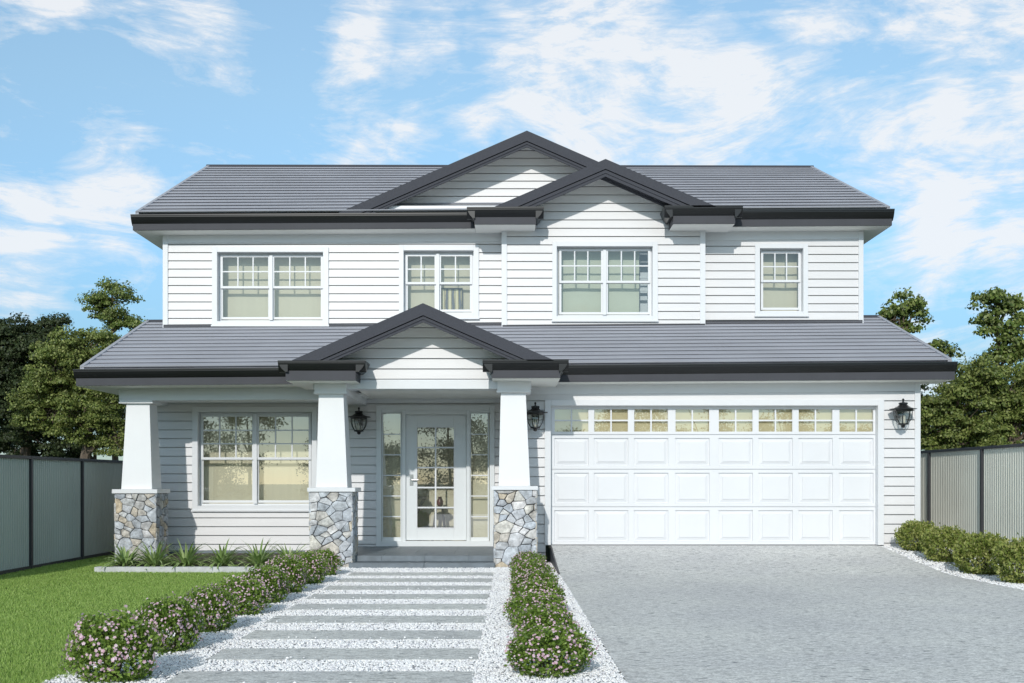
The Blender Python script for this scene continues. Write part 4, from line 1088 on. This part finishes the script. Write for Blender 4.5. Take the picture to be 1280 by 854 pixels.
# grass blades
def blades(n, region):
    Y = 5.8 + (19.0 - 5.8) * rng.random(n) ** 1.5; X = rng.uniform(-6.95, -2.90, n)
    ok = (X > -640 * Y / F - 0.3) & ~((Y > 15.62) & (X > -5.85)) & ~((Y > 17.3) & (X > -6.3))
    # ragged right edge of the lawn under the hedge
    ok &= X < -2.93 + 0.04 * np.sin(Y * 7) + 0.03 * np.sin(Y * 19)
    X, Y = X[ok], Y[ok]; n = len(X)
    h = rng.uniform(0.014, 0.036, n) * (1 + 0.25 * np.sin(X * 2.1 + 1) * np.cos(Y * 1.7)); w = rng.uniform(0.0022, 0.0045, n) * (0.7 + Y / 14)
    a = rng.uniform(0, 6.28, n); lean = rng.normal(0, 0.35, (n, 2)) * h[:, None]
    dx, dy = np.cos(a) * w, np.sin(a) * w
    b0 = np.stack([X - dx, Y - dy, np.zeros(n)], 1); b1 = np.stack([X + dx, Y + dy, np.zeros(n)], 1)
    t = np.stack([X + lean[:, 0], Y + lean[:, 1], h], 1)
    return np.stack([b0, b1, t], 1).reshape(-1, 3)
o = np_mesh('grass', blades(330000, None), 3, 'grass_blade'); tag(o, 'short mown green grass covering the front lawn', 'grass', kind='stuff')

# ------------------------------------------------------------------ garden edging with strap-leaf plants
m = MB(); m.box(-5.82, PX(362, 15.62), 15.60, 15.74, -0.01, 0.085)
eo = m.build('garden_edging', 'concrete_edge', None, bevel=0.006); tag(eo, 'low pale stone edging strip in front of the spiky plants', 'garden edging')
sheet('planting_bed', [(-5.80, 15.74, 0.05), (-2.7, 15.74, 0.05), (-2.7, 19.09, 0.05), (-5.80, 19.09, 0.05)], 'soil')
def strap_mesh(seed, nleaf=90):
    r = random.Random(seed); m = MB()
    for k in range(nleaf):
        a = r.uniform(0, 2 * math.pi); L = r.uniform(0.32, 0.58); el = r.uniform(0.40, 1.45); w = r.uniform(0.012, 0.022)
        p = Vector((0.03 * math.cos(a), 0.03 * math.sin(a), 0)); d = Vector((math.cos(a) * math.cos(el), math.sin(a) * math.cos(el), math.sin(el)))
        side = Vector((-math.sin(a), math.cos(a), 0)); pts = [p.copy()]; n = 7
        for i in range(n):
            p = p + d * (L / n); pts.append(p.copy()); d = (d + Vector((0, 0, -0.16 - 0.10 * i * (1.2 - el / 1.6) * 0.6))).normalized()
        vs = []
        for i, q in enumerate(pts):
            t = i / n; ww = w * (0.55 + 1.3 * t if t < 0.35 else 1.0 * (1 - ((t - 0.35) / 0.65) ** 2.2)) + 0.0006
            q = Vector((q.x, q.y, max(q.z, 0.01)))
            vs += [q - side * ww + Vector((0, 0, ww * 0.35)), q, q + side * ww + Vector((0, 0, ww * 0.35))]
        fs = []
        for i in range(n): fs += [(3 * i, 3 * i + 1, 3 * i + 4, 3 * i + 3), (3 * i + 1, 3 * i + 2, 3 * i + 5, 3 * i + 4)]
        m.add(vs, fs)
    return m
plab = ['spiky strap leaf plant at the foot of the end stone pier, farthest from the door', 'spiky strap leaf plant second from the lawn fence end of the bed',
        'spiky strap leaf plant third from the lawn fence end of the bed', 'spiky strap leaf plant below the left sash of the large window',
        'spiky strap leaf plant below the right sash of the large window', 'spiky strap leaf plant nearest the middle stone pier, behind the flowering hedge']
protos = []
for k, px in enumerate([157, 193, 232, 278, 323, 362]):
    Y = 15.98 + 0.05 * (k % 2)
    e = empty('strap_leaf_plant', (PX(px, Y), Y, 0.05), random.uniform(0, 6)); tag(e, plab[k], 'plant', 'strap leaf plants in the bed under the window')
    if k < 3: o = strap_mesh(40 + k, 84 + 8 * k).build('foliage', 'leaf_strap'); protos.append(o)
    else: o = protos[k - 3].copy(); C.objects.link(o)
    o.parent = e; e.scale = (1.0, 1.0, random.uniform(0.72, 0.86))

# ------------------------------------------------------------------ shrubs
def blob_points(n, rx, ry, rz, seed, shell=0.55, low=0.17):
    r = np.random.default_rng(seed)
    d = r.normal(size=(n, 3)); d /= np.linalg.norm(d, axis=1)[:, None]; d[:, 2] = np.abs(d[:, 2]) * np.where(r.random(n) < 0.70, 1, -1)
    th = np.arctan2(d[:, 1], d[:, 0]); ph = np.arcsin(np.clip(d[:, 2], -1, 1))
    lump = 1 + 0.12 * np.sin(3 * th + seed) * np.cos(4 * ph + seed) + 0.11 * np.sin(7 * th + 2 * seed) * np.cos(6 * ph) + 0.07 * np.sin(13 * th + seed + 9 * ph)
    rad = (shell + (1 - shell) * r.random(n) ** 0.6) * lump
    hr = (1 - np.abs(d[:, 2]) ** 3.0) ** 0.5; hr = np.where(d[:, 2] < 0, np.maximum(hr, 0.78 * np.sqrt(r.random(n))), hr)
    p = np.stack([np.cos(th) * hr * rx * rad, np.sin(th) * hr * ry * rad, np.where(d[:, 2] > 0, d[:, 2] * rz * rad, d[:, 2] * low)], 1)
    return p, d
def make_shrub(seed, r_, h_, nleaf, leafsize, lmat, flowers=0, name='foliage'):
    cz = h_ * 0.42
    p, d = blob_points(nleaf, r_, r_, h_ - cz, seed, low=cz)
    p[:, 2] += cz
    # lower half narrower
    p[:, 2] = np.maximum(p[:, 2], 0.015)
    fo = np_mesh(name, leaf_quads(p, leafsize, 1.8, 0.2, d * 0.9), 4, lmat)
    parts = [fo]
    st = MB(); r = random.Random(seed)
    for k in range(9):
        a = r.uniform(0, 6.28); rr = r.uniform(0.3, 0.75) * r_
        st.tube([(0.02 * math.cos(a), 0.02 * math.sin(a), -0.02), (rr * 0.5 * math.cos(a), rr * 0.5 * math.sin(a), cz * 0.8), (rr * math.cos(a), rr * math.sin(a), h_ * 0.85)], [0.009, 0.006, 0.002], 5)
    parts.append(st.build('stem', 'twig'))
    if flowers:
        q, dd = blob_points(flowers, r_ * 1.03, r_ * 1.03, (h_ - cz) * 1.03, seed + 50, 0.95, low=cz * 0.85); q[:, 2] += cz
        ok = q[:, 2] > 0.05; q, dd = q[ok], dd[ok]; n = len(q)
        rr = np.random.default_rng(seed)
        dd = dd + rr.normal(0, 0.35, dd.shape); dd /= np.linalg.norm(dd, axis=1)[:, None]
        u = np.cross(dd, rr.normal(size=dd.shape)); u /= np.linalg.norm(u, axis=1)[:, None]; v = np.cross(dd, u)
        S = rr.uniform(0.006, 0.0115, n); quads = []
        for k in range(5):
            a = 2 * math.pi * k / 5; e1 = u * math.cos(a) + v * math.sin(a); e2 = -u * math.sin(a) + v * math.cos(a)
            s = S[:, None]; base = q + dd * 0.004
            quads.append(np.stack([base, base + e1 * s * 0.6 - e2 * s * 0.5 + dd * s * 0.15, base + e1 * s * 1.15 + dd * s * 0.1, base + e1 * s * 0.6 + e2 * s * 0.5 + dd * s * 0.15], 1))
        fl = np.stack(quads, 1).reshape(-1, 3)
        parts.append(np_mesh('flower', fl, 4, 'petal_pink')); tag(parts[-1], 'many small pink star shaped flowers', kind='stuff')
    return parts
fl_protos = [make_shrub(11 + k, 0.240, 0.385, 6000, 0.027, 'leaf_shrub', 520) for k in range(3)]
lime_protos = [make_shrub(31 + k, 0.325, 0.45, 6000, 0.040, 'leaf_lime', 0) for k in range(2)]
used = set()
def place_shrub(protos, i, loc, rz, sc, name, label, cat, group):
    e = empty(name, loc, rz); e.scale = sc; tag(e, label, cat, group)
    for p in protos[i]:
        if i in used and p.parent is not None or p.parent is not None: o = p.copy(); C.objects.link(o)
        else: o = p
        o.parent = e; o.location = (0, 0, 0)
        if p.get('kind'): o['kind'] = p['kind']
    return e
ordn = ['first', 'second', 'third', 'fourth', 'fifth', 'sixth', 'seventh']
LY = [7.22, 8.50, 9.62, 10.75, 11.80, 12.85, 13.95, 15.15]
for k, Y in enumerate(LY):
    lab = ('nearest pink flowering shrub on the lawn side of the path, lowest in the photo' if k == 0 else
           'pink flowering shrub against the middle stone pier at the end of the lawn hedge' if k == 7 else
           'pink flowering shrub in the lawn side hedge, %s behind the nearest one' % ordn[k - 1])
    s = random.uniform(0.95, 1.08)
    place_shrub(fl_protos, k % 3, (-2.60 + random.uniform(-0.03, 0.03), Y, 0.0), random.uniform(0, 6.28), (s * 0.95, s * 1.12, s * random.uniform(0.95, 1.06)), 'flowering_shrub', lab, 'shrub',
                'pink flowering shrubs between the lawn and the path')
RY = [7.42, 8.62, 9.70, 10.80, 11.95, 13.1, 14.25, 15.3]
for k, Y in enumerate(RY):
    lab = ('nearest pink flowering shrub between path and driveway, lowest in the photo' if k == 0 else
           'pink flowering shrub in front of the stone pier beside the garage' if k == 7 else
           'pink flowering shrub in the driveway side hedge, %s behind the nearest one' % ordn[k - 1])
    s = random.uniform(0.94, 1.05)
    place_shrub(fl_protos, (k + 1) % 3, (0.235 + random.uniform(-0.02, 0.02), Y, 0.0), random.uniform(0, 6.28), (s * 0.98, s * 1.18, s * random.uniform(0.84, 0.92)), 'flowering_shrub', lab, 'shrub',
                'pink flowering shrubs between the path and the driveway')
GYs = [(1146, 17.2, 0.90), (1182, 16.3, 1.0), (1228, 15.2, 1.1), (1282, 14.05, 1.12)]
glab = ['yellow green shrub at the corner of the garage wall', 'yellow green shrub second from the garage wall', 'yellow green shrub third from the garage wall', 'yellow green shrub cut off by the edge of the photo beside the driveway']
for k, (px, Y, s) in enumerate(GYs):
    place_shrub(lime_protos, k % 2, (PX(px, Y), Y, dz(min(Y, 17.6)) - 0.01), random.uniform(0, 6.28), (s, s, s * 1.12), 'garden_shrub', glab[k], 'shrub', 'yellow green shrubs along the fence by the driveway')

# ------------------------------------------------------------------ fences
def fence(X, ya, yb, ztop, zbot, posts, side, panel_mat, label, pitch):
    """corrugated steel panels along Y at x = X; side = +1 if the visible face looks towards +x"""
    e = empty('fence', (X, (ya + yb) / 2, zbot)); tag(e, label, 'fence')
    ed = [ya] + sorted(posts) + [yb]
    for a, b_ in zip(ed[:-1], ed[1:]):
        if b_ - a < 0.05: continue
        m = MB(); n = max(2, int((b_ - a) / pitch)); vs = []
        prof = []
        for i in range(n):
            t0 = a + (b_ - a) * i / n; w = (b_ - a) / n
            prof += [(t0, 0.0), (t0 + w * 0.35, 0.0), (t0 + w * 0.5, 0.016), (t0 + w * 0.85, 0.016)]
        prof.append((b_, 0.0))
        vs = [(X - side * d, y, zbot) for y, d in prof] + [(X - side * d, y, ztop - 0.03) for y, d in prof]; k = len(prof)
        m.add(vs, [(i, i + 1, i + 1 + k, i + k) for i in range(k - 1)])
        m.build('fence_panel', panel_mat, e)
    for y in posts:
        m = MB(); m.box(X - 0.03, X + 0.03, y - 0.028, y + 0.028, zbot - 0.1, ztop - 0.003); m.build('post', 'post_metal', e)
    m = MB(); m.box(X - 0.028, X + 0.028, ya, yb, ztop - 0.045, ztop); m.build('top_rail', 'post_metal', e, bevel=0.004)
    m = MB(); m.box(X - 0.024, X + 0.024, ya, yb, zbot - 0.03, zbot + 0.04); m.build('bottom_rail', 'post_metal', e)
XF = -6.96
pl = [XF * F / (px - 640) for px in (38, 102)]; sp = pl[1] - pl[0]
fence(XF, pl[0] - 2 * sp, pl[0] + 7 * sp, EYE + 0.345, 0.02, [pl[0] + k * sp for k in range(-2, 8)], 1, 'fence_green', 'grey green ribbed steel fence with dark posts beside the lawn', 0.068)
XR = 7.45
pr_ = [XR * F / (px - 640) for px in (1228, 1162)]; sp = pr_[1] - pr_[0]
fence(XR, pr_[0] - 2 * sp, pr_[0] + 6 * sp, EYE + 0.53, 0.05, [pr_[0] + k * sp for k in range(-2, 7)], -1, 'fence_cream', 'cream ribbed steel fence with dark posts beside the driveway', 0.075)

# ------------------------------------------------------------------ trees
def tree(name, base, blobs, nleaf, leaf, lmat, label, seed, trunk=0.14, group='trees beyond the fences', bare=0, kind=None, bough=260, bs_=1.0):
    """blobs: (x,y,z,rx,ry,rz) world ellipsoids of foliage"""
    r = random.Random(seed); g = np.random.default_rng(seed)
    e = empty(name, base); tag(e, label, 'tree', group)
    w = np.array([b[3] * b[5] for b in blobs]); w = w / w.sum()
    cen = []; nrm = []; tips = []
    for b_, ww in zip(blobs, w):
        ncl = max(4, int(nleaf * ww / bough))
        d = g.normal(size=(ncl, 3)); d /= np.linalg.norm(d, axis=1)[:, None]
        rad = g.random(ncl) ** 0.40
        cc = np.array(b_[:3]) + d * rad[:, None] * np.array(b_[3:]) * g.uniform(0.80, 1.08, (ncl, 1))
        tips.append((b_, cc))
        k = int(nleaf * ww / ncl)
        # every bough is a loose cap of leaves, thick on top and open underneath
        br = g.uniform(0.14, 0.36, (ncl, 1, 1)) * bs_
        v = g.normal(size=(ncl, k, 3)); v /= np.linalg.norm(v, axis=2)[:, :, None]; v[:, :, 2] = np.where(v[:, :, 2] < 0, v[:, :, 2] * -0.55, v[:, :, 2])
        v[:, :, 2] -= 0.15
        rr = br * (0.45 + 0.75 * g.random((ncl, k, 1)) ** 0.7)
        cen.append((cc[:, None, :] + v * rr * np.array([1.0, 1.0, 0.95])).reshape(-1, 3)); nrm.append(v.reshape(-1, 3))
    cen = np.concatenate(cen) - np.array(base); nrm = np.concatenate(nrm)
    np_mesh('crown', leaf_oriented(cen, nrm, leaf, 1.5, g), 4, lmat, e)
    m = MB(); bx, by, bz = base
    top = max(blobs, key=lambda q: q[2] + q[5]); tp = Vector((top[0], top[1], top[2] + top[5] * 0.4))
    B = Vector(base); mid = B.lerp(tp, 0.5) + Vector((r.uniform(-0.2, 0.2), r.uniform(-0.2, 0.2), 0))
    m.tube([B - Vector((0, 0, 0.1)), B.lerp(mid, 0.5), mid, mid.lerp(tp, 0.5), tp], [trunk, trunk * 0.8, trunk * 0.6, trunk * 0.38, trunk * 0.12], 8)
    for b_, cc in tips:
        c = Vector(b_[:3]); t = min(0.85, max(0.15, (c.z - b_[5] * 0.8 - bz) / (tp.z - bz)))
        s = (B.lerp(mid, t * 2) if t < 0.5 else mid.lerp(tp, t * 2 - 1))
        m.tube([s, s.lerp(c, 0.5) + Vector((0, 0, 0.15)), c], [trunk * 0.45, trunk * 0.28, trunk * 0.14], 6)
        for j in range(min(len(cc), 22 + bare)):
            q = Vector(cc[j]); k = c.lerp(q, 0.45) + Vector((r.uniform(-.1, .1), r.uniform(-.1, .1), -0.12))
            m.tube([c.lerp(s, 0.3 * r.random()), k, q], [trunk * 0.13, trunk * 0.08, trunk * 0.03], 4)
    m.v = [tuple(Vector(p) - B) for p in m.v]
    o = m.build('trunk', 'bark'); o.parent = e
    return e
def B3(px, py, Y, rpx, rpy, ry=None):
    s = Y / F; return (PX(px, Y), Y, PZ(py, Y), rpx * s, (ry if ry else rpx) * s, rpy * s)
Y = 30.0
tree('broadleaf_tree', (PX(20, Y), Y, 0), [B3(15, 470, Y, 62, 62), B3(38, 425, Y, 42, 30), B3(-20, 440, Y, 40, 40), B3(30, 530, Y, 60, 50), B3(-5, 412, Y, 22, 14), B3(60, 404, Y, 22, 11), B3(55, 450, Y, 45, 40), B3(20, 500, Y, 70, 40), B3(10, 445, Y, 50, 30)], 85000, 0.070, 'leaf_dark',
     'dark dense tree at the edge of the photo behind the lawn fence', 1, 0.2)
Y = 27.0
tree('broadleaf_tree', (PX(90, Y), Y, 0), [B3(75, 465, Y, 42, 45), B3(105, 440, Y, 38, 30), B3(60, 510, Y, 45, 40), B3(115, 520, Y, 50, 45), B3(135, 480, Y, 35, 45), B3(150, 545, Y, 30, 30)], 62000, 0.060, 'leaf_mid',
     'mid green bushy tree in the middle of the group behind the lawn fence', 2, 0.18)
Y = 28.5
tree('broadleaf_tree', (PX(150, Y), Y, 0), [B3(140, 372, Y, 24, 16), B3(122, 385, Y, 17, 18), B3(148, 400, Y, 22, 20), B3(168, 408, Y, 13, 9), B3(132, 425, Y, 30, 16), B3(165, 432, Y, 18, 14), B3(155, 470, Y, 40, 34)], 24000, 0.060, 'leaf_bright',
     'tall open crowned tree rising above the porch roof eave on the lawn side', 3, 0.11, bare=14, bough=230, bs_=0.9)
Y = 32.0
tree('broadleaf_tree', (PX(170, Y), Y, 0), [B3(165, 520, Y, 60, 60), B3(120, 550, Y, 60, 40), B3(40, 560, Y, 60, 40), B3(-20, 520, Y, 50, 60), B3(80, 500, Y, 50, 50), B3(30, 470, Y, 60, 50), B3(110, 490, Y, 50, 50)], 75000, 0.075, 'leaf_dark',
     'dark tree low behind the end stone pier and the lawn fence', 9, 0.15)
Y = 29.5
tree('broadleaf_tree', (PX(1128, Y), Y, 0), [B3(1130, 382, Y, 22, 15), B3(1118, 395, Y, 16, 16), B3(1148, 392, Y, 13, 17), B3(1133, 409, Y, 20, 10), B3(1170, 432, Y, 15, 9), B3(1190, 440, Y, 12, 9), B3(1150, 450, Y, 20, 14)], 3600, 0.098, 'leaf_bright',
     'tree with a round tuft of leaves just above the roof edge on the garage side', 4, 0.09, bough=70, bs_=0.85)
Y = 28.0
tree('broadleaf_tree', (PX(1250, Y), Y, 0), [B3(1246, 373, Y, 27, 20), B3(1266, 385, Y, 17, 22), B3(1237, 398, Y, 20, 22), B3(1255, 420, Y, 24, 18), B3(1270, 445, Y, 26, 22), B3(1248, 447, Y, 18, 20), B3(1282, 410, Y, 16, 18), B3(1300, 440, Y, 34, 34)], 9500, 0.095, 'leaf_bright',
     'tallest tree on the garage side with a loose upright crown above the fence', 5, 0.12, bough=100)
Y = 26.5
tree('broadleaf_tree', (PX(1215, Y), Y, 0), [B3(1220, 480, Y, 36, 26), B3(1185, 505, Y, 36, 30), B3(1250, 490, Y, 42, 34), B3(1275, 520, Y, 40, 38), B3(1200, 530, Y, 46, 34), B3(1160, 525, Y, 24, 30), B3(1240, 548, Y, 50, 26), B3(1300, 470, Y, 40, 30), B3(1310, 530, Y, 40, 40), B3(1170, 555, Y, 34, 18)], 66000, 0.068, 'leaf_mid',
     'wide bushy light green tree directly behind the driveway fence', 6, 0.16)
Y = 31.0
tree('broadleaf_tree', (PX(1180, Y), Y, 0), [B3(1175, 510, Y, 44, 34), B3(1230, 500, Y, 40, 34), B3(1150, 545, Y, 40, 30), B3(1215, 550, Y, 60, 36), B3(1275, 500, Y, 30, 50), B3(1290, 550, Y, 40, 40)], 38000, 0.075, 'leaf_dark',
     'dark tree filling the gap behind the light green tree on the garage side', 7, 0.15)

# far woodland across the street (behind the viewer): the window panes mirror it
def woodland():
    g = np.random.default_rng(77); cen = []
    m = MB(); r = random.Random(5)
    for k in range(26):
        x = -46 + k * 3.6 + r.uniform(-1.4, 1.4); y = -58 + r.uniform(-6, 4); h = r.uniform(4.0, 8.5)
        base = Vector((x, y, 0)); m.tube([base, base + Vector((r.uniform(-.3, .3), 0, h * 0.55)), base + Vector((r.uniform(-.6, .6), 0, h * 0.9))], [0.16, 0.10, 0.04], 6)
        for j in range(9):
            zz = r.uniform(0.40, 1.0) * h; rr = 0.30 * h * (1.15 - abs(zz / h - 0.62))
            c = np.array([x + r.uniform(-1, 1) * rr, y + r.uniform(-1, 1) * rr, zz])
            m.tube([base + Vector((0, 0, h * 0.45)), Vector(c)], [0.06, 0.02], 4)
            cen.append(c + g.normal(size=(340, 3)) * np.array([0.55, 0.55, 0.32]))
        for j in range(7):
            c = np.array([x + r.uniform(-2, 2), y + 2, r.uniform(0.0, 3.2)]); cen.append(c + g.normal(size=(260, 3)) * np.array([0.55, 0.5, 0.35]))
    cen = np.concatenate(cen)
    e = np_mesh('woodland', leaf_quads(cen, 0.20, 1.7), 4, 'woodland_leaf')
    tag(e, 'far off woodland mirrored in the window panes', 'woodland', kind='stuff')
    t = m.build('trunk', 'bark', e)
woodland()

# ------------------------------------------------------------------ world, sun, camera
sc = bpy.context.scene
SUN = Vector((0.17, 1.0, -0.46)).normalized()     # direction light travels
el = math.asin(-SUN.z); az = math.atan2(-SUN.x, -SUN.y)   # azimuth of the sun measured from +Y towards +X
w = bpy.data.worlds.new('World'); sc.world = w; w.use_nodes = True; nt = w.node_tree
bg = nt.nodes['Background']; bg.inputs['Strength'].default_value = 0.15
sky = N(nt, 'ShaderNodeTexSky'); sky.sky_type = 'NISHITA'; sky.sun_disc = False
sky.sun_elevation = el; sky.sun_rotation = az % (2 * math.pi); sky.altitude = 0; sky.air_density = 1.0; sky.dust_density = 0.3; sky.ozone_density = 2.0
tc = N(nt, 'ShaderNodeTexCoord'); sep = N(nt, 'ShaderNodeSeparateXYZ'); nt.links.new(tc.outputs['Generated'], sep.inputs[0])
def M(op, a, b=None, c=None):
    n = N(nt, 'ShaderNodeMath', operation=op)
    for i, x in enumerate((a, b, c)):
        if x is None: continue
        if isinstance(x, (int, float)): n.inputs[i].default_value = x
        else: nt.links.new(x, n.inputs[i])
    return n.outputs[0]
# cloud banks: broad masses placed by compass direction, broken up by streaky noise
BANKS = [(760, 90, 150, 1.0), (880, 150, 140, 1.0), (670, 50, 110, .8), (1010, 150, 90, .6), (1170, 30, 120, 1.0), (1060, 60, 70, .7), (1270, 20, 100, .9), (1190, 165, 100, 1.0), (1270, 150, 90, .9), (1090, 200, 80, .7),
         (1150, 300, 120, 1.0), (1260, 300, 110, 1.0), (1160, 420, 90, .6), (50, 5, 80, .9), (190, 20, 90, .75), (255, 90, 60, .5), (110, 250, 110, .9), (20, 300, 110, .9), (180, 300, 60, .5),
         (470, 150, 75, .95), (430, 30, 100, .9), (540, 30, 80, .7), (530, 165, 60, .7), (-300, 150, 300, .8), (1700, 200, 300, .8), (600, -500, 400, .7)]  # last entry: bank added overhead, out of view, to warm the sky fill
def mapping(st, rot, loc=(0, 0, 0)):
    mp = N(nt, 'ShaderNodeMapping'); mp.inputs['Scale'].default_value = st; mp.inputs['Rotation'].default_value = rot; mp.inputs['Location'].default_value = loc
    nt.links.new(tc.outputs['Generated'], mp.inputs['Vector']); return mp.outputs[0]
def noise(vec, scale, detail, rough, dist):
    n = N(nt, 'ShaderNodeTexNoise', Scale=scale, Detail=detail, Roughness=rough, Distortion=dist); nt.links.new(vec, n.inputs['Vector']); return n
warp = noise(mapping((1, 1, 1), (0, 0, 0)), 5.0, 4.0, 0.6, 0.0)
wv = N(nt, 'ShaderNodeVectorMath', operation='MULTIPLY_ADD'); nt.links.new(warp.outputs['Color'], wv.inputs[0]); wv.inputs[1].default_value = (0.24, 0.24, 0.16); nt.links.new(tc.outputs['Generated'], wv.inputs[2])
wv2 = N(nt, 'ShaderNodeVectorMath', operation='SUBTRACT'); nt.links.new(wv.outputs[0], wv2.inputs[0]); wv2.inputs[1].default_value = (0.12, 0.12, 0.08)
acc = None
for bx_, by_, br_2, bw_ in BANKS:
    c_ = Vector(((bx_ - 640) / F, 1.0, (HY - by_) / F)); rr_ = br_2 / F / c_.length; c_.normalize()
    dn = N(nt, 'ShaderNodeVectorMath', operation='DISTANCE'); nt.links.new(wv2.outputs[0], dn.inputs[0]); dn.inputs[1].default_value = c_
    mr = N(nt, 'ShaderNodeMapRange', interpolation_type='SMOOTHSTEP'); nt.links.new(dn.outputs['Value'], mr.inputs[0])
    mr.inputs[1].default_value = 0.0; mr.inputs[2].default_value = rr_ * 1.35; mr.inputs[3].default_value = bw_; mr.inputs[4].default_value = 0.0
    acc = mr.outputs[0] if acc is None else M('MAXIMUM', acc, mr.outputs[0])
wis = noise(mapping((1.0, 1.0, 3.2), (0, math.radians(20), 0)), 5.5, 12.0, 0.66, 0.9).outputs['Fac']
fine = noise(mapping((1.0, 1.0, 3.4), (0, math.radians(24), 0), (3, 0, 1)), 24.0, 9.0, 0.70, 0.5).outputs['Fac']
cov_ = M('ADD', M('MULTIPLY', acc, 0.36), M('ADD', M('MULTIPLY', wis, 1.15), M('MULTIPLY', fine, 0.48)))
rp = ramp(nt, [(0.745, (0, 0, 0)), (0.87, (0.30,) * 3), (1.02, (0.86,) * 3)]); nt.links.new(M('SUBTRACT', cov_, 0.14), rp.inputs[0])
el_r = ramp(nt, [(0.0, (0.36, 0.46, 0.60)), (0.10, (0.43, 0.56, 0.66)), (0.20, (0.76, 0.90, 0.93)), (0.32, (1.14, 1.18, 1.05)), (0.42, (1.36, 1.36, 1.18)), (0.55, (2.1, 1.62, 1.05)), (1.0, (2.3, 1.65, 1.0))]); nt.links.new(sep.outputs['Z'], el_r.inputs[0])
tint = N(nt, 'ShaderNodeMix', data_type='RGBA', blend_type='MULTIPLY'); tint.inputs[0].default_value = 1.0
nt.links.new(sky.outputs[0], tint.inputs[6]); nt.links.new(el_r.outputs[0], tint.inputs[7])
mixc = N(nt, 'ShaderNodeMix', data_type='RGBA'); nt.links.new(rp.outputs[0], mixc.inputs[0]); nt.links.new(tint.outputs[2], mixc.inputs[6]); mixc.inputs[7].default_value = (5.7, 5.75, 5.85, 1)
nt.links.new(mixc.outputs[2], bg.inputs['Color'])

sl = bpy.data.lights.new('Sun', 'SUN'); sl.energy = 2.3; sl.angle = math.radians(0.8); sl.color = (1.0, 0.965, 0.91)
so = bpy.data.objects.new('Sun', sl); C.objects.link(so); so.rotation_euler = SUN.to_track_quat('-Z', 'Y').to_euler(); so.location = (-5, -20, 20)

cam = bpy.data.cameras.new('Camera'); co = bpy.data.objects.new('Camera', cam); C.objects.link(co)
co.location = (0, 0, EYE); co.rotation_euler = (math.radians(90), 0, 0)
cam.sensor_width = 36; cam.sensor_fit = 'HORIZONTAL'; cam.lens = 36 * F / 1280; cam.shift_y = (HY - 427) / 1280; cam.clip_end = 2000; cam.clip_start = 0.1
sc.camera = co
sc.view_settings.view_transform = 'Standard'; sc.view_settings.look = 'None'; sc.view_settings.exposure = 0.1; sc.view_settings.gamma = 1.0
sc.render.resolution_x = 1024; sc.render.resolution_y = 683
